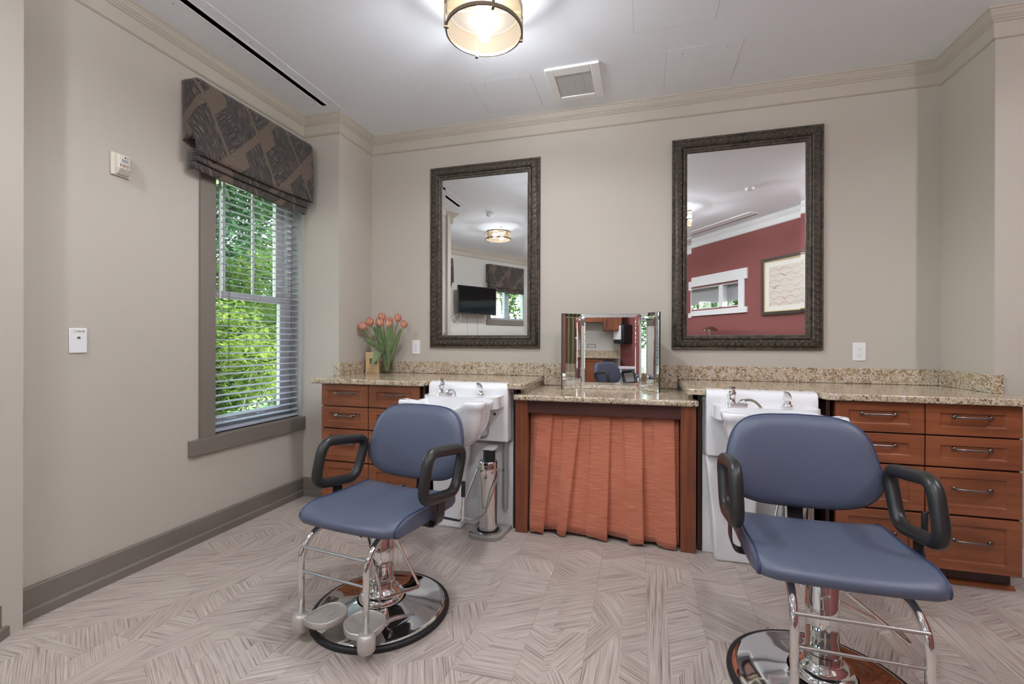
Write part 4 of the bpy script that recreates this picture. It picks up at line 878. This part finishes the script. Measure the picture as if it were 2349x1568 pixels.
# ------------------------------------------------------------------ styling chairs
def chair(loc, rz, label, dh=0.0, pedal=None, cat='chair'):
    t = thing('styling_chair', label, cat, loc, rz, 'navy hydraulic styling chairs'); K = dict(parent=t, local=True)
    # base
    g = G(); g.lathe([(.268, .0), (.296, .0), (.299, .008), (.297, .018), (.290, .023), (.280, .022)], (0, 0, 0), 64, False, False); obj('rubber_rim', g, M['rubber'], smooth='all', **K)
    g = G(); g.lathe([(.282, .020), (.276, .026), (.262, .029), (.24, .031), (.225, .036), (.18, .042), (.13, .052), (.105, .060)], (0, 0, 0), 64, False, False); obj('base_dome', g, M['chrome'], smooth='all', **K)
    g = G(); g.lathe([(.10, .052), (.098, .072), (.088, .085), (.078, .088), (.074, .100), (.062, .106), (.060, .112)], (0, 0, 0), 40); obj('base_collar', g, M['chrome'], smooth=True, **K)
    top = .352+dh
    g = G(); g.lathe([(.056, .112), (.056, .135), (.053, .137), (.053, .150)], (0, 0, 0), 36); obj('pump_sleeve', g, M['chrome'], smooth=True, **K)
    g = G(); g.lathe([(.050, .150), (.050, .20), (.0508, .201), (.0508, .30), (.050, .301), (.050, top-.006), (.045, top)], (0, 0, 0), 40); obj('pump_cylinder', g, M['chrome'], smooth=True, **K)
    g = G(); g.lathe([(.017, top), (.017, .402+dh)], (0, 0, 0), 20); obj('piston', g, M['chrome'], smooth=True, **K)
    pd = pedal or [(.064, .012, .325), (.168, .049, .112), (.079, -.095, .112), (-.062, -.02, .325)]
    g = G(); g.tube(fillet(pd, .018, 4), .0065, 8); obj('foot_pump', g, M['chrome'], smooth=True, **K)
    a, b = Vector(pd[0]), Vector(pd[-1])
    g = G(); g.tube([a*1.18-Vector((0, 0, a.z*.18)), a*.72+Vector((0, 0, a.z*.28))], .008, 8); g.tube([b*1.3-Vector((0, 0, b.z*.3)), b*.72+Vector((0, 0, b.z*.28))], .008, 8); g.tube([b*1.3+Vector((-.012, .02, -b.z*.3)), b*1.3+Vector((.004, -.03, -b.z*.3))], .007, 8); obj('pump_pivot', g, M['chrome'], smooth=True, **K)
    # underframe
    g = G(); g.box(-.15, -.16, .402+dh, .15, .18, .4305+dh); g.box(-.245, .00, .406+dh, .245, .06, .4305+dh); obj('seat_plate', g, M['plate'], **K)
    # seat
    pr = [(.225, .470), (.210, .492), (.16, .499), (.08, .497), (-.04, .498), (-.13, .503), (-.180, .502), (-.218, .494), (-.244, .479), (-.252, .461), (-.244, .445), (-.212, .437), (-.15, .434), (.0, .433), (.2, .431), (.228, .445)]
    def sring(x, s=1.0, c=(-.01, .462)):
        out = []
        for y, z in pr:
            yy = c[0]+(y-c[0])*s; zz_ = c[1]+(z-c[1])*s; q = max(0, 1-(x/.25)**2)
            yy -= .018*q*max(0, min(1, (-y-.05)/.2)); yy += .034*max(0, (abs(x)-.19)/.064)**2*max(0, min(1, (-y-.10)/.12)); zz_ -= (.010*q if z > .488 else 0); out.append((x, yy, zz_+dh))
        return out
    xs = [(-.252, .70), (-.254, .86), (-.250, .96), (-.243, 1.0), (-.225, 1.0), (-.20, 1.0), (-.1, 1.0), (0, 1.0), (.1, 1.0), (.20, 1.0), (.225, 1.0), (.243, 1.0), (.250, .96), (.254, .86), (.252, .70)]
    g = G(); g.loft([sring(x, s) for x, s in xs]); seat = obj('seat', g, M['navy'], smooth='all', **K)
    for sx in (-1, 1):
        P = [Vector(p) for p in sring(sx*.242)[1:12]]; P = fillet(P, .02, 2); c = Vector((sx*.242, -.01, .462+dh)); P = [p+(p-c).normalized()*.001 for p in P]
        g = G(); g.tube(P, .0038, 6); obj('piping', g, M['navyp'], smooth='all', parent=seat, local=True)
    # backrest
    zc, hh, ww = .697+dh, .169, .279; n = 56
    def oring(s, dy):
        out = []
        for i in range(n):
            a = 2*PI*i/n; c, q = math.cos(a), math.sin(a); e = 2/5.0
            x = ww*abs(c)**e*(1 if c > 0 else -1); z = hh*abs(q)**(2/3.6)*(1 if q > 0 else -1)
            x *= 1-.15*max(0, (z/hh+.35)/1.35)-.07*max(0, (-z/hh-.3)/.7)**2; z += (.014*(1-(x/ww)**2)-.007)*(1 if z > 0 else -1.5)*abs(z/hh); x *= s; z *= s
            y = .285+(z)*.20-.45*x*x+dy; out.append((x, y, zc+z))
        return out
    g = G(); g.loft([oring(.02, -.038), oring(.4, -.037), oring(.75, -.034), oring(.9, -.028), oring(.965, -.018), oring(.995, -.004), oring(1.0, .008), oring(.985, .024), oring(.94, .033), oring(.7, .037), oring(.02, .038)]); bk = obj('backrest', g, M['navy'], smooth='all', **K)
    g = G(); g.tube(oring(.998, -.002), .0036, 6, closed=True); obj('piping', g, M['navyp'], smooth='all', parent=bk, local=True)
    g = G(); P = fillet([(0, .10, .4245+dh), (0, .292, .4245+dh), (0, .312, .47+dh), (0, .300, .62+dh)], .03, 4); g.loft([[(p.x-.028, p.y-.004, p.z), (p.x+.028, p.y-.004, p.z), (p.x+.028, p.y+.004, p.z+.0), (p.x-.028, p.y+.004, p.z)] if abs(P[min(i+1, len(P)-1)].z-P[max(0, i-1)].z) > abs(P[min(i+1, len(P)-1)].y-P[max(0, i-1)].y) else [(p.x-.028, p.y, p.z+.004), (p.x+.028, p.y, p.z+.004), (p.x+.028, p.y, p.z-.004), (p.x-.028, p.y, p.z-.004)] for i, p in enumerate(P)]); obj('back_support', g, M['plate'], **K)
    # arms
    for sx in (-1, 1):
        x = sx*.284; L = fillet([(x, -.110, .550+dh), (x, -.060, .736+dh), (x, .226, .698+dh), (x, .150, .514+dh)], .060, 6, closed=True)
        g = G(); g.tube(L, .0235, 14, closed=True, sx=1.0); am = obj('armrest', g, M['arm'], smooth='all', **K)
        g = G(); P = [(sx*.23, .03, .409+dh), (sx*.268, .03, .412+dh), (sx*.283, .03, .45+dh), (sx*.284, .03, .545+dh)]; P = fillet(P, .02, 3); g.loft([[(p.x, p.y-.028, p.z-.003), (p.x, p.y+.028, p.z-.003), (p.x+sx*.006, p.y+.028, p.z-.006), (p.x+sx*.006, p.y-.028, p.z-.006)] for p in P]); obj('arm_bracket', g, M['plate'], parent=am, local=True)
    # recline lever
    g = G(); g.tube(fillet([(.12, .13, .400+dh), (.34, .125, .400+dh), (.345, .12, .515+dh)], .02, 4), .006, 8); lv = obj('lever', g, M['chrome'], smooth=True, **K)
    g = G(); g.tube([(.345, .12, .512+dh), (.346, .12, .575+dh), (.346, .12, .580+dh)], [.0095, .0095, .007], 10); obj('lever_grip', g, M['rubber'], smooth=True, parent=lv, local=True)
    # footrest
    for sx in (-1, 1):
        x = sx*.163; g = G(); g.tube(fillet([(x*.86, -.06, .418+dh), (x*.95, -.225, .424+dh), (x, -.292, .36+dh), (x, -.292, .085)], .085, 8), .0125, 14); obj('leg', g, M['chrome'], smooth='all', **K)
        g = G(); g.lathe([(.029, .040), (.033, .045), (.034, .085), (.029, .103), (.022, .108), (.0128, .109)], (x*1.01, -.292, 0), 24); cup = obj('footrest_cup', g, M['cast'], smooth=True, **K)
        if sx < 0: po = [(-.150, -.308), (-.145, -.255), (-.128, -.190), (-.092, -.160), (-.037, -.172), (-.002, -.204), (-.008, -.262), (-.030, -.308), (-.085, -.322)]
        else: po = [(.020, -.262), (.024, -.192), (.062, -.150), (.148, -.157), (.180, -.200), (.182, -.262), (.150, -.302), (.085, -.312)]
        cxp = sum(p[0] for p in po)/len(po); cyp = sum(p[1] for p in po)/len(po); ring = [(p.x, p.y) for p in fillet([(a, b, 0) for a, b in po], .03, 4, closed=True)]
        sc = lambda s, z: [(cxp+(a-cxp)*s, cyp+(b-cyp)*s, z) for a, b in ring]
        g = G(); g.loft([sc(.95, .074), sc(1, .078), sc(1, .098), sc(.96, .101), sc(.93, .099), sc(.92, .095)]); fp = obj('footplate', g, M['cast'], smooth=True, **K)
        rg_ = random.Random(4+sx); g = G()
        if sx < 0:
            g.box(cxp-.028, cyp-.030, .095, cxp-.010, cyp+.030, .0975)
            for q in range(7): yy = cyp-.034+q*.010; g.box(cxp+.012, yy, .095, cxp+.012+rg_.uniform(.012, .018), yy+.0055, .0975)
        else:
            for rw in range(2):
                for q in range(7): xx = cxp-.050+q*.0145; yy = cyp-.022+rw*.026; g.box(xx, yy, .095, xx+.009, yy+.0045, .0975); g.box(xx, yy+.006+rg_.uniform(0, .002), .095, xx+rg_.uniform(.004, .009), yy+.014, .0975)
        obj('raised_marks', g, M['cast'], parent=fp, local=True)
    for z in (.374, .277):
        g = G(); g.tube([(-.163, -.292, z+dh), (.163, -.292, z+dh)], .0052, 8); obj('rung', g, M['steel'], smooth=True, **K)
    return t
c1 = chair((-1.108, 1.786, 0), math.radians(-7), 'navy vinyl styling chair with visible footplates, before the basin nearer the window')
c2 = chair((.605, 1.796, 0), math.radians(-1), 'navy vinyl styling chair before the basin farther from the window', .026, [(.064, .0, .35), (.250, -.012, .205), (.255, .075, .200), (-.062, .02, .35)])
c3 = copy_tree(c1); c3.location = (.02, -.86, 0); c3.rotation_euler = (0, 0, math.radians(140)); c3['label'] = 'navy vinyl styling chair before the kitchenette, seen in the folding mirror'

# ------------------------------------------------------------------ rest of the room (seen in the mirrors)
def local_frame(p, q):
    a, d, n, L = frame2(PT[p], PT[q]); return lambda s, o, z: (a.x+d.x*s+n.x*o, a.y+d.y*s+n.y*o, z)
def boxf(g, F, s0, s1, o0, o1, z0, z1):
    return g.add([F(s0, o0, z0), F(s1, o0, z0), F(s1, o1, z0), F(s0, o1, z0), F(s0, o0, z1), F(s1, o0, z1), F(s1, o1, z1), F(s0, o1, z1)], [(0, 1, 2, 3), (7, 6, 5, 4), (4, 5, 1, 0), (5, 6, 2, 1), (6, 7, 3, 2), (7, 4, 0, 3)])
def win_obj(n):
    o = bpy.data.objects.new('window_%d' % n, None); COL.objects.link(o); o['kind'] = 'structure'; return o
def fpart(name, F, m, parent, *bs, bev=.002):
    g = G()
    for b in bs: boxf(g, F, *b)
    return obj(name, g, m, parent, bev=bev)
FF = local_frame('kf', 'fl')
for n, (a, b) in ((2, (.02, 1.01)), (3, (2.06, 3.2))):
    w = win_obj(n); w.location = FF((a+b)/2, 0, 1.63); mid = (a+b)/2
    fpart('apron', FF, M['grey_trim'], w, (a-.02 if n == 2 else a-.1, b+.10, 0, .024, 1.525, 1.625)); fpart('casing', FF, M['grey_trim'], w, (b, b+.08, 0, .02, 1.625, 2.36))
    fpart('frame', FF, M['vinylwhite'], w, (a, a+.05, -.15, -.08, 1.63, 2.33), (b-.05, b, -.15, -.08, 1.63, 2.33), (mid-.06, mid+.06, -.15, -.08, 1.63, 2.33), (a+.05, mid-.06, -.15, -.08, 1.63, 1.67), (mid+.06, b-.05, -.15, -.08, 1.63, 1.67))
    g = G(); boxf(g, FF, a+.05, mid-.06, -.117, -.113, 1.67, 2.33); boxf(g, FF, mid+.06, b-.05, -.117, -.113, 1.67, 2.33); obj('pane', g, M['pane'], w)
    bt = thing('window_blind', 'white slat blind in the %s' % ('high window beside the television' if n == 2 else 'high window behind the pier'), 'blind', FF(mid, -.04, 1.64))
    z = 1.66
    while z < 2.32: fpart('slat', FF, M['slat'], bt, (a+.02, b-.02, -.065, -.02, z, z+.0016), bev=0); z += .0442
    A = FF(b+.115, 0, 0); d = Vector(FF(0, 0, 0))-Vector(FF(1, 0, 0)); nn = Vector(FF(0, 1, 0))-Vector(FF(0, 0, 0))
    valance('window_valance', 'grey feather-print valance over the %s' % ('high window beside the television' if n == 2 else 'high window behind the pier'), (A[0], A[1]), (d.x, d.y), (nn.x, nn.y), (b-a)+.11 if n == 2 else (b-a)+.23, dep=.11)
# television on a swing arm
tv = thing('television', 'black flat television on a swing arm between the two high windows', 'television', FF(1.45, .3, 1.9))
c = Vector(FF(1.48, .22, 1.95)); dd = (Vector(FF(1, 0, 0))-Vector(FF(0, 0, 0))).normalized(); rotm = Matrix.Rotation(math.radians(0), 3, 'Z'); dd = rotm @ dd; nv = Vector((-dd.y, dd.x, 0)) if (Vector((-dd.y, dd.x, 0))).dot(Vector(FF(0, 1, 0))-Vector(FF(0, 0, 0))) > 0 else Vector((dd.y, -dd.x, 0))
T = lambda s, o, z: tuple(c+dd*s+nv*o+Vector((0, 0, z)))
fpart('screen', T, M['tv'], tv, (-.425, .425, .001, .006, -.235, .245), bev=0)
fpart('bezel', T, M['rubber'], tv, (-.435, .435, -.04, .001, -.255, .255), bev=.004)
fpart('brand_badge', T, M['steel'], tv, (-.015, .015, .001, .003, -.252, -.244), bev=0)
g = G(); g.tube([T(0, -.035, 0), T(.08, -.13, 0), T(0, -.215, 0)], .02, 8); obj('swing_arm', g, M['plate'], tv, True)
for k, (pts, r, lab) in enumerate(([[(.40, -.02, -.24), (.47, -.10, -.33), (.52, -.16, -.38), (.43, -.19, -.46)], .004, 'white cable hanging from the television, end looped'], [[(.38, -.02, -.24), (.33, -.08, -.36), (.36, -.14, -.42), (.44, -.18, -.30), (.47, -.17, .1)], .004, 'white cable hanging from the television, running up the wall'])):
    g = G(); g.tube(fillet([T(*p) for p in pts], .08, 5), r, 6); obj('cable', g, M['white'], tv, True)['label'] = lab
for s, lab in ((1.56, 'thin grey wall cord below the television, toward the pier'), (1.32, 'thin grey wall cord below the television, toward the window')):
    g = G(); boxf(g, FF, s, s+.006, 0, .004, .14, 1.70); obj('wall_cord', g, M['grey'], tv)['label'] = lab
# window and picture on the red wall
RF = local_frame('rr', 'rk'); w = win_obj(4); w.location = RF((s0+s1)/2, 0, 1.735)
fpart('head_casing', RF, M['crown_white'], w, (s0-.165, s1+.165, 0, .024, 2.115, 2.272)); fpart('sill_casing', RF, M['crown_white'], w, (s0-.165, s1+.165, 0, .028, 1.628, 1.712))
fpart('casing', RF, M['crown_white'], w, (s0-.11, s0, 0, .02, 1.712, 2.115)); fpart('casing', RF, M['crown_white'], w, (s1, s1+.11, 0, .02, 1.712, 2.115))
m0 = redS(1.199, -.846); fpart('mullion', RF, M['crown_white'], w, (m0, m0+.08, -.12, -.02, 1.735, 2.10))
fpart('frame', RF, M['crown_white'], w, (s0, s1, -.12, -.02, 2.085, 2.10), (s0, s1, -.12, -.02, 1.735, 1.75), (s0, s0+.02, -.12, -.02, 1.75, 2.085), (s1-.02, s1, -.12, -.02, 1.75, 2.085))
g = G(); boxf(g, RF, s0, m0, -.085, -.082, 1.75, 2.085); boxf(g, RF, m0+.08, s1, -.085, -.082, 1.75, 2.085); obj('pane', g, M['pane'], w)
sh = obj('roller_shade', boxf(G(), RF, s0+.022, s1-.022, -.135, -.125, 1.83, 2.09), M['rollshade']); tag(sh, 'grey roller shade half lowered in the red wall window', 'shade')
a0, a1 = redS(1.621, -.212), redS(2.20, .66)
pic = thing('framed_picture', 'large framed fan-pattern print on the red wall', 'picture', RF((a0+a1)/2, 0, 1.6)); lo_, hi_ = min(a0, a1), max(a0, a1); z0, z1 = 1.565, 2.335
fpart('frame', RF, mat('dark_picture_frame', lin(56, 46, 38), .4), pic, (lo_, lo_+.04, 0, .03, z0, z1), (hi_-.04, hi_, 0, .03, z0, z1), (lo_+.04, hi_-.04, 0, .03, z0, z0+.04), (lo_+.04, hi_-.04, 0, .03, z1-.04, z1))
fpart('gilt_fillet', RF, mat('gilt', (.6, .45, .22, 1), .35, 1), pic, (lo_+.04, lo_+.052, 0, .024, z0+.04, z1-.04), (hi_-.052, hi_-.04, 0, .024, z0+.04, z1-.04), (lo_+.052, hi_-.052, 0, .024, z0+.04, z0+.052), (lo_+.052, hi_-.052, 0, .024, z1-.052, z1-.04))
fpart('mount', RF, M['mat_board'], pic, (lo_+.052, hi_-.052, 0, .012, z0+.052, z1-.052), bev=0)
g = G(); A = [RF(lo_+.12, .013, z0+.12), RF(hi_-.12, .013, z0+.12), RF(hi_-.12, .013, z1-.12), RF(lo_+.12, .013, z1-.12)]; g.add(A, [(0, 1, 2, 3), ]); me = mesh('print', g, M['art']); l = me.uv_layers.new(name='UVMap'); UVV = [(0, 0), (1, 0), (1, 1), (0, 1)]; l.data.foreach_set('uv', [k for lp in me.loops for k in UVV[lp.vertex_index]]); obj('print', me, None, pic)
dr = G(); rows = []
for z in (.12, 1.4, 2.70):
    rows.append([RF(.18+.62*k/40, .05+.028*math.sin(k*1.35), z) for k in range(41)])
dr.loft(rows, False, False, close=False); o = obj('drape', dr, M['tan_curtain'], None, 'all'); o.modifiers.new('s', 'SOLIDIFY').thickness = .003; tag(o, 'olive floor-length drape at the end of the red wall by the column', 'curtain')
t = thing('slot_diffuser', 'white linear air slot in the ceiling along the red wall', 'air vent', RF(redS(1.1, -.43), .3, ZC)); q0, q1 = redS(1.46, .12), redS(.4, -1.9)
fpart('flange', RF, M['ceil_trim'], t, (q0, q1, .26, .42, ZC-.010, ZC)); fpart('slot', RF, M['black'], t, (q0+.02, q1-.02, .27, .282, ZC-.012, ZC-.010), bev=0)
# kitchenette
KY = -2.45
def cabdoor(t, x0, x1, z0, z1, y, hx, hz):
    g = G(); shaker(g, x0, x1, z0, z1, 0); g.v = [(p[0], y-p[1], p[2]) for p in g.v]; g.f = [f[::-1] for f in g.f]; d = obj('door', g, M['wood_v'], t)
    g = G(); g.tube(fillet([(hx, y-.005, hz-.06), (hx, y+.03, hz-.06), (hx, y+.03, hz+.06), (hx, y-.005, hz+.06)], .012, 3), .005, 8); obj('handle', g, M['bronze'], d, True)
t = thing('base_cabinet', 'cherry two-door sink cabinet of the kitchenette', 'cabinet', (-1.0, -2.1, 0)); X0, X1, XM = -1.75, -.20, -.80
g = G(); g.box(X0, KY+.002, .09, X1, -1.87, CB-.0005); obj('body', g, M['wood_d'], t); g = G(); g.box(X0, KY+.002, 0, X1, -1.93, .0895); obj('toe_kick', g, M['wood_d'], t)
cabdoor(t, X0+.01, XM-.005, .10, .885, -1.85, XM-.05, .76); cabdoor(t, XM+.005, X1-.01, .10, .885, -1.85, XM+.05, .76)
g = G(); g.prism(rnd([(X0-.03, KY+.001), (.10, KY+.001), (.10, -1.82), (X0-.03, -1.82)], idx={}), CB, CT); o = obj('granite_counter', g, M['granite'], bev=.006); tag(o, 'granite kitchenette counter with a sink tap', 'counter')
g = G(); g.box(X0-.03, KY+.001, CT, .10, KY+.021, BS); o2 = obj('splash', g, M['granite'], o)
t = thing('kitchen_tap', 'curved steel tap on the kitchenette counter', 'tap', (-.62, -2.3, CT)); g = G(); g.tube(fillet([(-.62, -2.33, CT), (-.62, -2.33, CT+.20), (-.62, -2.18, CT+.20), (-.62, -2.18, CT+.12)], .07, 6), .011, 10); obj('spout', g, M['steel'], t, True)
for dx in (-.10, .10): g = G(); g.lathe([(.022, CT), (.018, CT+.03), (.012, CT+.06), (.022, CT+.065), (.02, CT+.075)], (-.62+dx, -2.33, 0), 14); obj('handle', g, M['steel'], t, True)
for x0, x1, z0, lab in ((-1.60, -.90, 1.36, 'cherry wall cabinet farther from the red wall'), (-.90, -.20, 1.56, 'wide cherry wall cabinet over the kitchenette sink'), (-.20, .14, 1.40, 'narrow cherry wall cabinet against the red wall')):
    t = thing('wall_cabinet', lab, 'cabinet', ((x0+x1)/2, KY+.15, z0), 0, 'kitchenette wall cabinets'); g = G(); g.box(x0+.001, KY, z0, x1-.001, KY+.31, 2.30); obj('body', g, M['wood_d'], t); cabdoor(t, x0+.005, x1-.005, z0+.005, 2.295, KY+.335, x0+.05, z0+.14)
t = thing('soap_dispenser', 'dark grey soap dispenser on the kitchenette wall', 'dispenser', (-.93, KY, 1.1)); pb('body', M['dgrey'], (-1.00, KY, 1.10, -.90, KY+.10, 1.33), parent=t, bev=.02); pb('window_strip', M['grey'], (-.96, KY+.10, 1.22, -.94, KY+.101, 1.26), parent=t, bev=0)
t = thing('wall_sign', 'small dark lettered plate above the kitchenette counter', 'sign', (-.40, KY, 1.1)); pb('plate', M['dgrey'], (-.50, KY, 1.08, -.34, KY+.004, 1.15), parent=t, bev=0); pb('text_lines', M['white'], (-.49, KY+.004, 1.12, -.35, KY+.005, 1.14), (-.49, KY+.004, 1.09, -.35, KY+.005, 1.11), parent=t, bev=0)
td = thing('towel_dispenser', 'black paper towel dispenser with white label on the red wall', 'dispenser', RF(redS(.22, -2.31), .1, 1.2)); sdp = redS(.25, -2.27)
fpart('body', RF, M['rubber'], td, (sdp-.15, sdp+.15, 0, .22, 1.16, 1.52), bev=.03); fpart('label', RF, M['white'], td, (sdp-.10, sdp+.13, .2202, .2215, 1.24, 1.50), bev=0)
t = thing('hood_dryer', 'brown domed hair dryer hood on a chrome stand before the red wall', 'hair dryer', (1.02, -.74, 0)); hx, hy = 1.02, -.74
g = G(); g.lathe([(.128, 1.26), (.126, 1.32), (.108, 1.385), (.07, 1.425), (.02, 1.437)], (hx, hy, 0), 32, False, True); o = obj('hood', g, mat('smoked_hood', lin(84, 50, 38), .25), t, True)
g = G(); g.lathe([(.128, 1.245), (.136, 1.252), (.136, 1.266), (.128, 1.272), (.122, 1.258), (.128, 1.245)], (hx, hy, 0), 32, False, False); obj('hood_rim', g, M['white'], o, True)
g = G(); g.tube([(hx, hy, .03), (hx, hy, 1.436)], .013, 10); obj('pole', g, M['chrome'], t, True)
g = G(); g.lathe([(.16, 0), (.16, .018), (.03, .034), (.013, .036)], (hx, hy, 0), 28); obj('foot', g, M['dgrey'], t, True)
t = thing('white_desk', 'white desk before the red wall beside the kitchenette', 'desk', (.35, -1.45, 0)); pb('top', M['desk'], (.05, -1.62, .745, .62, -1.30, .775), parent=t)
for x in (.07, .56): pb('side', M['desk'], (x, -1.60, 0, x+.03, -1.32, .7445), parent=t)
pb('back', M['desk'], (.10, -1.60, .2, .56, -1.58, .7445), parent=t)

# ------------------------------------------------------------------ outside
g = G(); g.box(-60, -60, -.5, 60, 60, -.3); lawn = obj('lawn', g, M['soil']); tag(lawn, 'green lawn outside the windows', 'lawn', kind='stuff')
def foliage(name, label, c, rad, n, ls, m, seed, trunk=True, group=None, flat=1.0):
    rg = random.Random(seed); t = thing(name, label, 'tree' if trunk else 'shrub', (c[0], c[1], -.3), 0, group); g = G(); V = []; Fc = []
    blobs = [(c[0]+rg.gauss(0, rad*.45), c[1]+rg.gauss(0, rad*.45), c[2]+rg.gauss(0, rad*.5*flat), rad*rg.uniform(.3, .55)) for _ in range(14)]
    for i in range(n):
        b = blobs[i % len(blobs)]; d = Vector((rg.gauss(0, 1), rg.gauss(0, 1), rg.gauss(0, 1))).normalized()*b[3]*rg.uniform(.55, 1.05); p = Vector(b[:3])+d; p.z = max(p.z, -.10+rg.uniform(0, .1))
        a = Vector((rg.gauss(0, 1), rg.gauss(0, 1), rg.gauss(0, .5))).normalized(); w = a.cross(Vector((rg.gauss(0, .5), rg.gauss(0, .5), 1))).normalized(); s = ls*rg.uniform(.6, 1.3); o = len(V)
        V += [p-a*s, p-w*s*.38+Vector((0, 0, -s*.08)), p+a*s, p+w*s*.38+Vector((0, 0, -s*.08))]; Fc.append((o, o+1, o+2, o+3))
    g.add(V, Fc); f = obj('foliage', g, m, t); f['kind'] = 'stuff'
    g = G()
    if trunk:
        g.tube([(c[0], c[1], -.3), (c[0]+.1, c[1], c[2]*.5), (c[0], c[1]+.1, c[2]+rad*.4)], [.16, .12, .05], 8)
        for q in range(6): b = blobs[q]; g.tube([(c[0]+.05, c[1], c[2]*.55+q*.12), (b[0], b[1], b[2])], [.06, .015], 6)
    else:
        for q in range(6): b = blobs[q]; g.tube([(c[0]+rg.uniform(-.1, .1), c[1]+rg.uniform(-.1, .1), -.3), (b[0], b[1], b[2])], [.02, .006], 5)
    obj('trunk' if trunk else 'stem', g, M['bark'], t, True)
TR = [('tall_tree', 'tall pale green tree far behind the tall window', (-7.6, 5.0, 4.0), 2.2, 22000, .085, 'leafA', True), ('tall_tree', 'tall bluish green tree beyond the tall window, nearer the house corner', (-5.4, 9.4, 4.2), 2.2, 20000, .085, 'leafC', True), ('tall_tree', 'tall green tree seen low through the tall window', (-12.5, 12.0, 4.4), 4.0, 26000, .14, 'leafC', True),
      ('leafy_shrub', 'bright yellow-green shrub close outside the tall window', (-4.9, 4.4, .75), .85, 12000, .046, 'leafB', False), ('leafy_shrub', 'bright green broadleaf shrub outside the tall window, farther back', (-7.0, 7.8, 1.2), 1.4, 16000, .060, 'leafB', False), ('leafy_shrub', 'low green shrub outside the tall window beside the column', (-4.5, 6.2, .7), .95, 12000, .046, 'leafA', False),
      ('tall_tree', 'green tree outside the high windows by the television', (-4.6, -7.6, 2.8), 2.2, 8000, .12, 'leafA', True), ('tall_tree', 'dark green tree outside the high window behind the pier', (-8.6, -1.0, 2.8), 2.3, 6000, .11, 'leafC', True), ('tall_tree', 'green tree outside the red wall window', (1.9, -6.4, 2.2), 2.0, 6000, .12, 'leafA', True)]
for i, (nm, lab, c, r, n, ls, m, tr) in enumerate(TR): foliage(nm, lab, c, r, n, ls, M[m], 20+i, tr, 'garden trees' if tr else 'garden shrubs')
